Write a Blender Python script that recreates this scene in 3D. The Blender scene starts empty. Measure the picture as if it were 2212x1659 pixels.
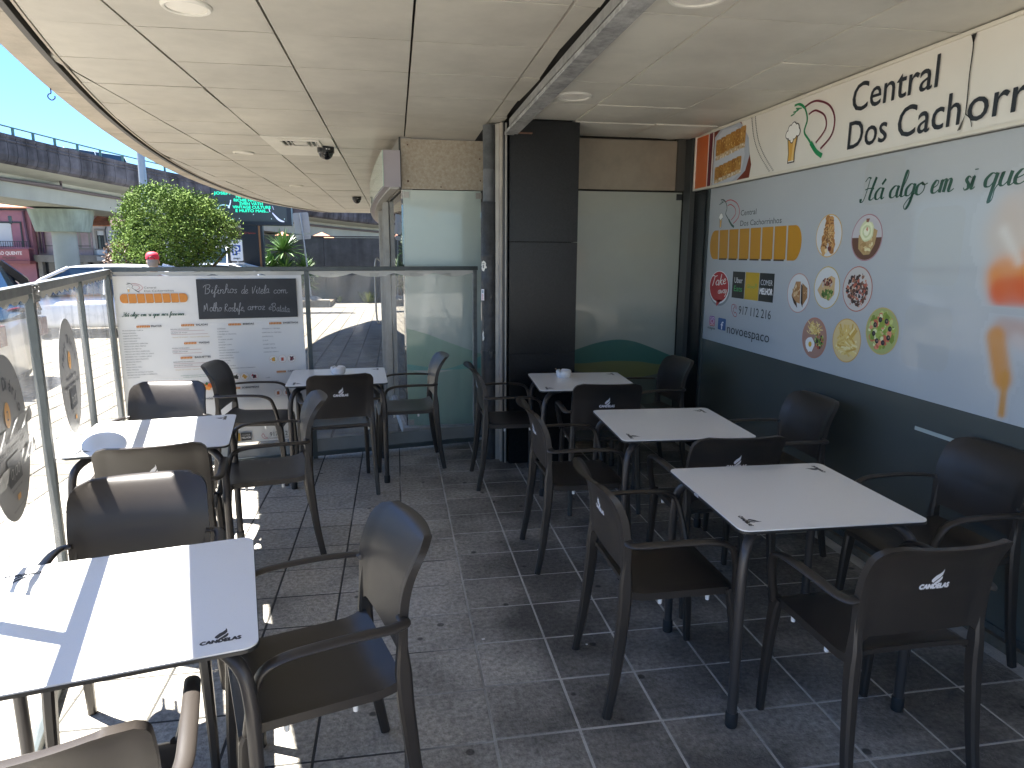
import bpy, bmesh, math, random
from mathutils import Vector, Matrix
from math import sin, cos, pi, radians, sqrt, exp
random.seed(7)
scene = bpy.context.scene
C = scene.collection
# ------------------------------------------------------------------ camera
def cam_axes(yaw, pitch, roll):
    cy, sy, cp, sp = cos(yaw), sin(yaw), cos(pitch), sin(pitch)
    f = Vector((sy*cp, cy*cp, -sp)); r = Vector((cy, -sy, 0)); u = r.cross(f)
    return cos(roll)*r + sin(roll)*u, -sin(roll)*r + cos(roll)*u, f
cr, cu, cf = cam_axes(radians(9.57), radians(10.86), radians(0.27))
cam_data = bpy.data.cameras.new('camera')
cam_data.sensor_width = 36.0
cam_data.lens = 1475/2212*36
cam_data.clip_start = 0.05
cam_data.clip_end = 1500
cam = bpy.data.objects.new('camera', cam_data)
C.objects.link(cam)
m = Matrix.Identity(4)
for i in range(3):
    m[i][0], m[i][1], m[i][2] = cr[i], cu[i], -cf[i]
m[2][3] = 1.64
cam.matrix_world = m
scene.camera = cam
# ------------------------------------------------------------------ light
SUN_DIR = Vector((0.43, -0.19, -1.0)).normalized()      # the way the light travels
world = bpy.data.worlds.new('World'); scene.world = world; world.use_nodes = True
wn = world.node_tree.nodes; wl = world.node_tree.links
for n in list(wn): wn.remove(n)
sky = wn.new('ShaderNodeTexSky'); sky.sky_type = 'NISHITA'; sky.sun_disc = False
sky.sun_elevation = radians(64.8); sky.sun_rotation = radians(-66.2)
sky.air_density = 1.0; sky.dust_density = 0.3; sky.ozone_density = 2.5
bg = wn.new('ShaderNodeBackground'); bg.inputs['Strength'].default_value = 0.05
wo = wn.new('ShaderNodeOutputWorld')
tint = wn.new('ShaderNodeMixRGB'); tint.blend_type = 'MULTIPLY'; tint.inputs['Fac'].default_value = 1; tint.inputs['Color2'].default_value = (.44, .66, .95, 1)
wl.new(sky.outputs[0], tint.inputs['Color1']); wl.new(tint.outputs[0], bg.inputs[0]); wl.new(bg.outputs[0], wo.inputs[0])
sd = bpy.data.lights.new('sun', 'SUN'); sd.energy = 5.0; sd.angle = radians(0.55); sd.color = (1.0, 0.96, 0.90)
sun = bpy.data.objects.new('sun', sd); C.objects.link(sun)
sun.location = (-6, 4, 12)
sun.rotation_euler = SUN_DIR.to_track_quat('-Z', 'Y').to_euler()
scene.view_settings.view_transform = 'Standard'; scene.view_settings.look = 'None'
scene.view_settings.gamma = 1; scene.view_settings.use_curve_mapping = False
scene.view_settings.exposure = 2.9
cy_ = scene.cycles
cy_.use_denoising = True; cy_.max_bounces = 8; cy_.diffuse_bounces = 5; cy_.glossy_bounces = 4
cy_.transparent_max_bounces = 16; cy_.transmission_bounces = 4
cy_.caustics_reflective = False; cy_.caustics_refractive = False; cy_.sample_clamp_indirect = 4
# ------------------------------------------------------------------ materials
def lin(c):
    return tuple((x/12.92 if x <= .04045 else ((x+.055)/1.055)**2.4) for x in c)
def hexc(h):
    return lin(tuple(int(h[i:i+2], 16)/255 for i in (0, 2, 4)))
MATS = {}
def mat(name, col, rough=.5, metal=0.0, spec=.5, noise=None, bump=None, coords='pos', coat=0, col2=None, emit=None, emit_s=0, streak=None, rnd=0):
    """Principled material; noise=(scale, amount[, detail]) varies the base colour, col2 is the second colour,
    bump=(scale, strength), streak=(amount) adds vertical weather streaks, rnd varies the value from piece to piece."""
    if name in MATS: return MATS[name]
    M = bpy.data.materials.new(name); M.use_nodes = True
    N = M.node_tree.nodes; L = M.node_tree.links
    P = N['Principled BSDF']
    P.inputs['Base Color'].default_value = (*col, 1); P.inputs['Roughness'].default_value = rough
    P.inputs['Metallic'].default_value = metal; P.inputs['Specular IOR Level'].default_value = spec
    P.inputs['Coat Weight'].default_value = coat; P.inputs['Coat Roughness'].default_value = .06
    if emit:
        P.inputs['Emission Color'].default_value = (*emit, 1); P.inputs['Emission Strength'].default_value = emit_s
    if coords == 'pos': src = N.new('ShaderNodeNewGeometry').outputs['Position']
    else: src = N.new('ShaderNodeTexCoord').outputs['Object']
    out = None
    if noise:
        t = N.new('ShaderNodeTexNoise'); t.inputs['Scale'].default_value = noise[0]
        t.inputs['Detail'].default_value = noise[2] if len(noise) > 2 else 6
        t.inputs['Roughness'].default_value = .65
        L.new(src, t.inputs['Vector'])
        cr_ = N.new('ShaderNodeValToRGB')
        cr_.color_ramp.elements[0].position = .5-.5*min(.9, .32); cr_.color_ramp.elements[1].position = .5+.5*.32
        a = noise[1]
        c2 = col2 if col2 else tuple(x*(1-a) for x in col)
        cr_.color_ramp.elements[0].color = (*c2, 1); cr_.color_ramp.elements[1].color = (*col, 1)
        L.new(t.outputs['Fac'], cr_.inputs['Fac']); out = cr_.outputs['Color']
    if streak:
        mp = N.new('ShaderNodeMapping'); mp.inputs['Scale'].default_value = (streak[1], streak[1], streak[1]*.07)
        L.new(src, mp.inputs['Vector'])
        t = N.new('ShaderNodeTexNoise'); t.inputs['Scale'].default_value = 1; t.inputs['Detail'].default_value = 5
        L.new(mp.outputs[0], t.inputs['Vector'])
        mr = N.new('ShaderNodeMapRange'); mr.inputs['From Min'].default_value = .38; mr.inputs['From Max'].default_value = .62
        mr.inputs['To Min'].default_value = 1-streak[0]; mr.inputs['To Max'].default_value = 1.0
        L.new(t.outputs['Fac'], mr.inputs['Value'])
        mx = N.new('ShaderNodeMixRGB'); mx.blend_type = 'MULTIPLY'; mx.inputs['Fac'].default_value = 1
        if out: L.new(out, mx.inputs['Color1'])
        else: mx.inputs['Color1'].default_value = (*col, 1)
        L.new(mr.outputs[0], mx.inputs['Color2']); out = mx.outputs['Color']
    if rnd:
        oi = N.new('ShaderNodeObjectInfo')
        mr = N.new('ShaderNodeMapRange'); mr.inputs['To Min'].default_value = 1-rnd; mr.inputs['To Max'].default_value = 1+rnd*.6
        L.new(oi.outputs['Random'], mr.inputs['Value'])
        mx = N.new('ShaderNodeMixRGB'); mx.blend_type = 'MULTIPLY'; mx.inputs['Fac'].default_value = 1
        if out: L.new(out, mx.inputs['Color1'])
        else: mx.inputs['Color1'].default_value = (*col, 1)
        L.new(mr.outputs[0], mx.inputs['Color2']); out = mx.outputs['Color']
    if out: L.new(out, P.inputs['Base Color'])
    if bump:
        t = N.new('ShaderNodeTexNoise'); t.inputs['Scale'].default_value = bump[0]; t.inputs['Detail'].default_value = 8
        L.new(src, t.inputs['Vector'])
        b = N.new('ShaderNodeBump'); b.inputs['Strength'].default_value = bump[1]; b.inputs['Distance'].default_value = .01
        L.new(t.outputs['Fac'], b.inputs['Height']); L.new(b.outputs[0], P.inputs['Normal'])
        if noise or True:
            mr = N.new('ShaderNodeMapRange'); mr.inputs['To Min'].default_value = max(.02, rough-.08); mr.inputs['To Max'].default_value = min(1, rough+.08)
            L.new(t.outputs['Fac'], mr.inputs['Value']); L.new(mr.outputs[0], P.inputs['Roughness'])
    MATS[name] = M
    return M
# ------------------------------------------------------------------ geometry helpers
def catmull(pts, n=6):
    out = []
    P = [Vector(p) for p in pts]
    for i in range(len(P)-1):
        p0 = P[max(i-1, 0)]; p1 = P[i]; p2 = P[i+1]; p3 = P[min(i+2, len(P)-1)]
        for k in range(n):
            t = k/n
            out.append(.5*((2*p1)+(p2-p0)*t+(2*p0-5*p1+4*p2-p3)*t*t+(3*p1-p0-3*p2+p3)*t*t*t))
    out.append(P[-1]); return out
class G:
    def __init__(s): s.v = []; s.f = []
    def add(s, v, f):
        o = len(s.v); s.v += [tuple(p) for p in v]; s.f += [tuple(o+i for i in q) for q in f]; return s
    def box(s, x0, x1, y0, y1, z0, z1, b=0, M=None):
        if b <= 0:
            v = [(x, y, z) for x in (x0, x1) for y in (y0, y1) for z in (z0, z1)]
            f = [(0, 1, 3, 2), (4, 6, 7, 5), (0, 4, 5, 1), (2, 3, 7, 6), (0, 2, 6, 4), (1, 5, 7, 3)]
        else:
            bm = bmesh.new(); bmesh.ops.create_cube(bm, size=1)
            for w in bm.verts: w.co = Vector(((x0+x1)/2+w.co.x*(x1-x0), (y0+y1)/2+w.co.y*(y1-y0), (z0+z1)/2+w.co.z*(z1-z0)))
            bmesh.ops.bevel(bm, geom=bm.edges[:], offset=b, segments=2, affect='EDGES', profile=.7)
            bm.verts.index_update()
            v = [w.co.copy() for w in bm.verts]; f = [tuple(w.index for w in q.verts) for q in bm.faces]; bm.free()
        if M: v = [M @ Vector(p) for p in v]
        return s.add(v, f)
    def tube(s, path, rad, n=10, cap=True, up=None):
        """sweep an ellipse along path; rad = number, (a, b) or list of them (a sideways, b along up)"""
        P = [Vector(p) for p in path]; k = len(P); vs = []; prev = Vector(up) if up else None
        for i in range(k):
            t = (P[min(i+1, k-1)]-P[max(i-1, 0)]).normalized()
            if prev is None: prev = Vector((0, 0, 1)) if abs(t.z) < .9 else Vector((0, 1, 0))
            b = prev - t*prev.dot(t)
            if b.length < 1e-5: b = t.orthogonal()
            b.normalize(); a = t.cross(b); prev = b
            r = rad[i] if isinstance(rad, list) else rad
            ra, rb = (r, r) if not isinstance(r, tuple) else r
            for j in range(n):
                q = 2*pi*j/n; vs.append(P[i]+a*cos(q)*ra+b*sin(q)*rb)
        f = [(i*n+j, i*n+(j+1) % n, (i+1)*n+(j+1) % n, (i+1)*n+j) for i in range(k-1) for j in range(n)]
        if cap: f += [tuple(reversed(range(n))), tuple((k-1)*n+j for j in range(n))]
        return s.add(vs, f)
    def bar(s, path, sec, up=(0, 0, 1)):
        """sweep a bevelled rectangle; sec = list of (half width, half height) or one"""
        P = [Vector(p) for p in path]; k = len(P); vs = []; prev = Vector(up)
        for i in range(k):
            t = (P[min(i+1, k-1)]-P[max(i-1, 0)]).normalized()
            b = prev - t*prev.dot(t); b.normalize(); a = t.cross(b); prev = b
            w, h = sec[i] if isinstance(sec, list) else sec
            c = min(w, h)*.45
            for (p, q) in ((w, h-c), (w-c, h), (-w+c, h), (-w, h-c), (-w, -h+c), (-w+c, -h), (w-c, -h), (w, -h+c)):
                vs.append(P[i]+a*p+b*q)
        n = 8
        f = [(i*n+j, i*n+(j+1) % n, (i+1)*n+(j+1) % n, (i+1)*n+j) for i in range(k-1) for j in range(n)]
        f += [tuple(reversed(range(n))), tuple((k-1)*n+j for j in range(n))]
        return s.add(vs, f)
    def lathe(s, prof, n=24, c=(0, 0, 0)):
        vs = [(c[0]+r*cos(2*pi*j/n), c[1]+r*sin(2*pi*j/n), c[2]+z) for r, z in prof for j in range(n)]
        k = len(prof)
        f = [(i*n+j, i*n+(j+1) % n, (i+1)*n+(j+1) % n, (i+1)*n+j) for i in range(k-1) for j in range(n)]
        f += [tuple(reversed(range(n))), tuple((k-1)*n+j for j in range(n))]
        return s.add(vs, f)
    def prism(s, poly, z0, z1, M=None):
        n = len(poly); v = [(x, y, z0) for x, y in poly]+[(x, y, z1) for x, y in poly]
        f = [tuple(reversed(range(n))), tuple(range(n, 2*n))]+[(i, (i+1) % n, n+(i+1) % n, n+i) for i in range(n)]
        if M: v = [M @ Vector(p) for p in v]
        return s.add(v, f)
    def grid(s, fn, nu, nv):
        v = [fn(i/nu, j/nv) for j in range(nv+1) for i in range(nu+1)]
        f = [(j*(nu+1)+i, j*(nu+1)+i+1, (j+1)*(nu+1)+i+1, (j+1)*(nu+1)+i) for j in range(nv) for i in range(nu)]
        return s.add(v, f)
    def slab(s, top, bot, nu, nv):
        """closed two-sided sheet from two surface functions"""
        A = [top(i/nu, j/nv) for j in range(nv+1) for i in range(nu+1)]
        B = [bot(i/nu, j/nv) for j in range(nv+1) for i in range(nu+1)]
        w = nu+1; o = len(A)
        f = [(j*w+i, j*w+i+1, (j+1)*w+i+1, (j+1)*w+i) for j in range(nv) for i in range(nu)]
        f += [tuple(o+k for k in reversed(q)) for q in f]
        for i in range(nu):
            f += [(i+1, i, o+i, o+i+1), (nv*w+i, nv*w+i+1, o+nv*w+i+1, o+nv*w+i)]
        for j in range(nv):
            f += [(j*w, (j+1)*w, o+(j+1)*w, o+j*w), ((j+1)*w+nu, j*w+nu, o+j*w+nu, o+(j+1)*w+nu)]
        return s.add(A+B, f)
    def mesh(s, name, smooth=None):
        me = bpy.data.meshes.new(name); me.from_pydata(s.v, [], s.f); me.validate()
        bm = bmesh.new(); bm.from_mesh(me)
        bmesh.ops.recalc_face_normals(bm, faces=bm.faces[:])
        if smooth is not None:
            for f_ in bm.faces: f_.smooth = True
            for e in bm.edges:
                if len(e.link_faces) == 2 and e.calc_face_angle(0) > radians(smooth): e.smooth = False
        bm.to_mesh(me); bm.free()
        return me
def tag(o, label=None, cat=None, group=None, kind=None):
    if label: o['label'] = label
    if cat: o['category'] = cat
    if group: o['group'] = group
    if kind: o['kind'] = kind
    return o
def link(name, data, parent=None, m=None, loc=None):
    o = bpy.data.objects.new(name, data); C.objects.link(o)
    if m is not None and data is not None and hasattr(data, 'materials') and len(data.materials) == 0:
        data.materials.append(m)
    if parent: o.parent = parent
    if loc: o.location = loc
    return o
def obj(name, g, m, parent=None, smooth=None, loc=None, **kw):
    o = link(name, g.mesh(name, smooth), parent, m, loc)
    return tag(o, **kw) if kw else o
def empty(name, loc=(0, 0, 0), rz=0, **kw):
    o = bpy.data.objects.new(name, None); C.objects.link(o); o.location = loc; o.rotation_euler = (0, 0, rz)
    o.empty_display_size = .1
    return tag(o, **kw)
def copy_tree(o, parent=None):
    c = o.copy(); C.objects.link(c)
    if parent: c.parent = parent
    for ch in o.children: copy_tree(ch, c)
    return c
# ------------------------------------------------------------------ flat print (lettering, pictures printed on film and boards)
def ink_mat(name='print_ink', rough=.42, coat=0.0, emit=0.0, trans=0.0):
    if name in MATS: return MATS[name]
    M = bpy.data.materials.new(name); M.use_nodes = True
    N = M.node_tree.nodes; L = M.node_tree.links; P = N['Principled BSDF']
    a = N.new('ShaderNodeVertexColor'); a.layer_name = 'ink'
    L.new(a.outputs['Color'], P.inputs['Base Color'])
    P.inputs['Roughness'].default_value = rough; P.inputs['Coat Weight'].default_value = coat; P.inputs['Coat Roughness'].default_value = .04
    if emit:
        L.new(a.outputs['Color'], P.inputs['Emission Color']); P.inputs['Emission Strength'].default_value = emit
    MATS[name] = M; return M
_tc = {}
def text_geo(body):
    if body in _tc: return _tc[body]
    cu_ = bpy.data.curves.new('lettering', 'FONT'); cu_.body = body; cu_.size = 1; cu_.resolution_u = 3
    o = bpy.data.objects.new('lettering', cu_); C.objects.link(o)
    me = o.to_mesh()
    vs = [(v.co.x, v.co.y) for v in me.vertices]; fs = [tuple(p.vertices) for p in me.polygons]
    o.to_mesh_clear(); bpy.data.objects.remove(o); bpy.data.curves.remove(cu_)
    if not vs: vs = [(0, 0)]
    _tc[body] = (vs, fs); return _tc[body]
def bbox(body):
    vs, _ = text_geo(body); xs = [p[0] for p in vs]; ys = [p[1] for p in vs]
    return min(xs), max(xs), min(ys), max(ys)
CAPH = None
class Print:
    """flat print on a plane: origin O, axes U (reading direction) and V (up), N towards the reader"""
    def __init__(s, O, U, V, lift=.0002):
        s.O, s.U, s.V = Vector(O), Vector(U).normalized(), Vector(V).normalized(); s.N = s.U.cross(s.V); s.lift = lift
        s.v = []; s.f = []; s.c = []; s.k = 1
    def layer(s): s.k += 1
    def raw(s, pts, faces, col):
        o = len(s.v)
        for x, y in pts: s.v.append(s.O+s.U*x+s.V*y+s.N*(s.lift*s.k))
        for q in faces: s.f.append(tuple(o+i for i in q)); s.c.append(col)
    def poly(s, pts, col): s.raw(pts, [tuple(range(len(pts)))], hexc(col) if isinstance(col, str) else col)
    def rect(s, x0, y0, x1, y1, col, r=0):
        if r:
            pts = []
            for cx, cy, a in ((x1-r, y1-r, 0), (x0+r, y1-r, 90), (x0+r, y0+r, 180), (x1-r, y0+r, 270)):
                pts += [(cx+r*cos(radians(a+t)), cy+r*sin(radians(a+t))) for t in (0, 30, 60, 90)]
            s.poly(pts, col)
        else: s.poly([(x0, y0), (x1, y0), (x1, y1), (x0, y1)], col)
    def field(s, x0, y0, x1, y1, nx, ny, fn):
        """soft picture: fn(x, y) gives (weight, colour); colours blend between the corners"""
        for i in range(nx):
            for j in range(ny):
                q = [(x0+(x1-x0)*a/nx, y0+(y1-y0)*b/ny) for a, b in ((i, j), (i+1, j), (i+1, j+1), (i, j+1))]
                r = [fn(*p) for p in q]
                if max(w for w, c in r) < .02: continue
                o = len(s.v)
                for x, y in q: s.v.append(s.O+s.U*x+s.V*y+s.N*(s.lift*s.k))
                s.f.append((o, o+1, o+2, o+3)); s.c.append([c for w, c in r])
    def disc(s, cx, cy, rx, col, ry=None, n=28, rot=0):
        ry = ry or rx; c, d = cos(rot), sin(rot)
        s.poly([(cx+rx*cos(t)*c-ry*sin(t)*d, cy+rx*cos(t)*d+ry*sin(t)*c) for t in [2*pi*i/n for i in range(n)]], col)
    def ring(s, cx, cy, r0, r1, col, n=36, a0=0, a1=360, e=1):
        ts = [radians(a0+(a1-a0)*i/n) for i in range(n+1)]
        pts = [(cx+r0*cos(t), cy+e*r0*sin(t)) for t in ts]+[(cx+r1*cos(t), cy+e*r1*sin(t)) for t in ts]
        s.raw(pts, [(i, i+1, n+2+i, n+1+i) for i in range(n)], hexc(col) if isinstance(col, str) else col)
    def line(s, pts, w, col, n=6, taper=False, cal=None):
        """ribbon along a smooth curve; cal=(thin, thick) widens the downstrokes like a pen"""
        P = catmull([(p[0], p[1], 0) for p in pts], n) if n > 1 else [Vector((p[0], p[1], 0)) for p in pts]
        V_ = []; k = len(P)
        for i, p in enumerate(P):
            t = (P[min(i+1, k-1)]-P[max(i-1, 0)])
            if t.length < 1e-9: t = Vector((1, 0, 0))
            t.normalize(); nn = Vector((-t.y, t.x, 0))
            ww = w
            if cal: ww = cal[0]+(cal[1]-cal[0])*max(0, -t.y)**1.3
            if taper: ww *= .35+.65*sin(pi*min(1, max(0, i/(k-1))))
            V_ += [(p+nn*ww/2), (p-nn*ww/2)]
        s.raw([(p.x, p.y) for p in V_], [(2*i, 2*i+1, 2*i+3, 2*i+2) for i in range(k-1)], hexc(col) if isinstance(col, str) else col)
    def text(s, body, x0, y0, col, w=None, h=None, x1=None, ref=None, bold=0, slant=0, rot=0, align='l'):
        """lettering with its baseline at y0; h = capital height; w or x1 = width of body (or of ref)"""
        global CAPH
        if CAPH is None: CAPH = bbox('H')[3]
        vs, fs = text_geo(body); bx = bbox(ref or body)
        if x1 is not None: w = x1-x0
        sy_ = h/CAPH if h else None
        sx_ = w/(bx[1]-bx[0]) if w else sy_
        if sy_ is None: sy_ = sx_
        b0 = bbox(body)
        off = 0 if align == 'l' else -(b0[1]-b0[0])*sx_*(.5 if align == 'c' else 1)
        cc, ss = cos(rot), sin(rot)
        col_ = hexc(col) if isinstance(col, str) else col
        shifts = [(0, 0)] if not bold else [(-bold, 0), (bold, 0), (0, bold), (0, -bold)]
        for dx, dy in shifts:
            pts = []
            for x, y in vs:
                X = (x-b0[0])*sx_+off+dx+slant*y*sy_; Y = y*sy_+dy
                pts.append((x0+X*cc-Y*ss, y0+X*ss+Y*cc))
            s.raw(pts, fs, col_)
            if bold: s.k += .25
    def build(s, name, m, parent=None):
        me = bpy.data.meshes.new(name); me.from_pydata([tuple(p) for p in s.v], [], s.f)
        ca = me.color_attributes.new('ink', 'FLOAT_COLOR', 'CORNER')
        data = []
        for p in me.polygons:
            c = s.c[p.index]
            for q in range(p.loop_total):
                k_ = c[q] if isinstance(c[0], tuple) else c
                data += [k_[0], k_[1], k_[2], 1.0]
        ca.data.foreach_set('color', data)
        me.update()
        return link(name, me, parent, m)
# handwriting: strokes of each letter in a box of x-height 1
GL = {
 'a': (1.15, [[(.85, .9), (.45, 1), (.08, .6), (.12, .15), (.45, 0), (.8, .35), (.88, 1)], [(.88, 1), (.82, .3), (1.0, 0), (1.2, .15)]]),
 'á': (1.15, [[(.85, .9), (.45, 1), (.08, .6), (.12, .15), (.45, 0), (.8, .35), (.88, 1)], [(.88, 1), (.82, .3), (1.0, 0), (1.2, .15)], [(.95, 1.75), (.6, 1.3)]]),
 'b': (1.0, [[(.0, .1), (.35, 1.3), (.4, 2), (.18, 2.1), (.15, 1), (.2, .1), (.5, 0), (.8, .4), (.7, .85), (.35, .8)]]),
 'c': (.95, [[(.8, .8), (.55, 1), (.15, .7), (.12, .2), (.45, 0), (.95, .25)]]),
 'd': (1.15, [[(.8, .9), (.4, .95), (.08, .5), (.15, .1), (.5, .02), (.85, .5)], [(.95, 2.1), (.85, .4), (.95, 0), (1.2, .15)]]),
 'e': (.95, [[(.05, .4), (.6, .6), (.7, .9), (.4, 1), (.1, .6), (.15, .15), (.5, 0), (.95, .25)]]),
 'f': (.85, [[(0, .1), (.4, 1), (.65, 1.9), (.5, 2.15), (.3, 1.7), (.25, .3), (.15, -.9), (.35, -.9), (.4, 0), (.85, .2)]]),
 'g': (1.1, [[(.8, .9), (.45, 1), (.08, .6), (.15, .12), (.5, .05), (.8, .5), (.88, 1)], [(.88, 1), (.8, -.4), (.5, -1.1), (.2, -.85), (.5, -.3), (1.1, .2)]]),
 'h': (1.15, [[(0, .1), (.4, 1.3), (.45, 2), (.22, 2.1), (.15, 1), (.1, 0)], [(.12, .5), (.45, .98), (.78, .85), (.72, .2), (.9, 0), (1.2, .15)]]),
 'i': (.6, [[(0, .3), (.22, 1), (.18, .25), (.35, 0), (.62, .15)], [(.28, 1.5), (.3, 1.42)]]),
 'l': (.6, [[(0, .1), (.4, 1.3), (.5, 2), (.28, 2.15), (.15, 1), (.18, .2), (.38, 0), (.65, .15)]]),
 'm': (1.75, [[(0, .7), (.18, 1), (.15, 0)], [(.16, .5), (.45, 1), (.68, .85), (.65, 0)], [(.66, .5), (.98, 1), (1.25, .85), (1.2, .2), (1.4, 0), (1.8, .2)]]),
 'n': (1.2, [[(0, .7), (.18, 1), (.15, 0)], [(.16, .5), (.5, 1), (.78, .85), (.72, .2), (.9, 0), (1.25, .2)]]),
 'o': (1.05, [[(.5, 1), (.12, .75), (.12, .2), (.45, 0), (.82, .3), (.8, .8), (.5, 1), (.75, .8), (1.1, .9)]]),
 'p': (1.05, [[(.1, .8), (.2, 1), (.12, -1)], [(.15, .6), (.5, 1), (.85, .7), (.7, .1), (.3, .05)]]),
 'q': (1.15, [[(.8, .9), (.45, 1), (.08, .6), (.15, .12), (.5, .05), (.8, .5), (.88, 1)], [(.88, 1), (.78, -.5), (.78, -1.15), (1.0, -.9), (1.0, -.2), (1.2, .2)]]),
 'r': (.85, [[(0, .6), (.2, 1.1), (.18, 0)], [(.2, .5), (.45, .95), (.85, .9)]]),
 's': (.8, [[(.7, .85), (.42, 1), (.18, .75), (.55, .4), (.6, .1), (.25, -.02), (.05, .18)]]),
 't': (.7, [[(.3, 1.7), (.22, .3), (.4, 0), (.7, .15)], [(0, 1.15), (.6, 1.2)]]),
 'u': (1.15, [[(0, .6), (.18, 1), (.12, .25), (.4, 0), (.75, .4), (.85, 1)], [(.85, 1), (.8, .25), (.95, 0), (1.2, .15)]]),
 'v': (.9, [[(.05, 1), (.35, 0), (.8, 1)]]),
 'w': (1.4, [[(0, 1), (.25, 0), (.6, .8), (.85, 0), (1.3, 1)]]),
 'y': (1.0, [[(.05, 1), (.15, .3), (.45, .1), (.8, .9)], [(.85, 1), (.6, -.6), (.3, -1.1), (.1, -.8)]]),
 'z': (1.0, [[(.1, .95), (.8, .95), (.15, .05), (.9, .05)], [(.25, .5), (.7, .5)]]),
 'k': (1.05, [[(.25, 2.1), (.1, 0)], [(.75, 1), (.18, .45), (.5, .3), (.7, 0), (1.05, .15)]]),
 'H': (1.7, [[(-.1, .2), (.0, -.1), (.3, 0), (.5, .8), (.62, 2)], [(.05, 1.75), (.35, 2.1), (.75, 2.0)], [(1.4, 2.05), (1.15, 1), (1.05, .2), (1.3, 0), (1.6, .2)], [(.25, 1.0), (.8, 1.1), (1.4, 1.0)]]),
 'B': (1.5, [[(-.5, 1.5), (-.1, 2), (.8, 2.15), (1.1, 1.8), (.8, 1.3), (.35, 1.15)], [(.15, 1.95), (.1, 1), (.12, .0)], [(.35, 1.15), (1.0, 1.0), (1.1, .5), (.7, .05), (.05, -.05)]]),
 'V': (1.3, [[(.05, 1.6), (.35, 0), (1.0, 1.9)]]),
 'M': (1.9, [[(.1, 0), (.15, 1.6), (.5, .5), (.85, 2.0), (1.1, 1.2), (1.3, .1)]]),
 'R': (1.4, [[(.2, 1.9), (.2, 0)], [(.1, 1.8), (.7, 2), (.9, 1.5), (.3, 1.0), (.6, .5), (1.2, .05)]]),
 'T': (1.4, [[(.0, 1.9), (.3, 2.15), (.9, 2.0), (1.5, 2.2)], [(.8, 2.05), (.6, .8), (.45, 0)]]),
 ',': (.6, [[(.2, .2), (.1, -.35)]]), ' ': (.7, []), '.': (.4, [[(.12, .05), (.2, .0)]]), '…': (1.2, [[(.1, .05), (.2, 0)], [(.45, .05), (.55, 0)], [(.8, .05), (.9, 0)]]),
}
def handwrite(P, body, x0, x1, y0, xh, col, w, cal=None, slant=.18, jit=0, y1=None):
    tot = sum(GL[c][0] for c in body); k = (x1-x0)/tot; x = 0
    rg = random.Random(3); k0 = P.k
    for c in body:
        adv, st = GL[c]
        dy = rg.uniform(-jit, jit)*xh; sc = 1+rg.uniform(-jit, jit)
        up_ = (y1-y0)*(x/tot) if y1 is not None else 0
        for s_ in st:
            P.line([(x0+(x+px)*k+slant*py*xh, y0+up_+dy+py*xh*sc) for px, py in s_], w, col, n=5, cal=cal)
            P.k += .02
        x += adv
    P.k = k0
# ================================================================== THE SETTING
def TZ(x, y):
    """height of the street: it falls away towards the far left"""
    return -0.05*max(0, -x-3.2)*min(1, max(0, (y-2)/8)) - 0.02*max(0, y-26)
def frange(a, b, s):
    while a < b-1e-9: yield a; a += s
g = G()
xs = list(frange(-140, -20, 10))+list(frange(-20, 10, 1.5))+list(frange(10, 141, 10)); ys = list(frange(-60, 0, 6))+list(frange(0, 40, 2))+list(frange(40, 400, 20))
W_ = len(xs); g.v = [(x, y, TZ(x, y)-.035) for y in ys for x in xs]
g.f = [(j*W_+i, j*W_+i+1, (j+1)*W_+i+1, (j+1)*W_+i) for j in range(len(ys)-1) for i in range(W_-1)]
M_street = mat('street_paving', (.145, .134, .112), .85, noise=(1.2, .25), bump=(60, .4))
obj('ground', g, M_street, kind='structure')
# --- terrace floor: grout bed with one object per tile
M_grout = mat('grout', (.62, .60, .55), .9, noise=(3.5, .45), bump=(90, .5))
_N = M_grout.node_tree.nodes; _L = M_grout.node_tree.links; _P = _N['Principled BSDF']; _s = _P.inputs['Base Color'].links[0].from_socket
_g = _N.new('ShaderNodeNewGeometry'); _x = _N.new('ShaderNodeSeparateXYZ'); _L.new(_g.outputs['Position'], _x.inputs[0]); _n = _N.new('ShaderNodeTexNoise'); _n.inputs['Scale'].default_value = 1.6; _L.new(_g.outputs['Position'], _n.inputs['Vector'])
_a = _N.new('ShaderNodeMath'); _a.operation = 'MULTIPLY_ADD'; _L.new(_n.outputs['Fac'], _a.inputs[0]); _a.inputs[1].default_value = 1.6; _L.new(_x.outputs['X'], _a.inputs[2])
_r = _N.new('ShaderNodeMapRange'); _r.inputs['From Min'].default_value = .7; _r.inputs['From Max'].default_value = 1.15; _r.inputs['To Min'].default_value = .10; _r.inputs['To Max'].default_value = 1.0; _L.new(_a.outputs[0], _r.inputs['Value'])
_m = _N.new('ShaderNodeMixRGB'); _m.blend_type = 'MULTIPLY'; _m.inputs['Fac'].default_value = 1; _L.new(_s, _m.inputs['Color1']); _L.new(_r.outputs[0], _m.inputs['Color2']); _L.new(_m.outputs[0], _P.inputs['Base Color'])   # old dirt in the joints of the walked lane
M_tile = mat('floor_tile', (.41, .38, .33), .8, noise=(48, .55, 10), bump=(120, .5), rnd=.16)
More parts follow.
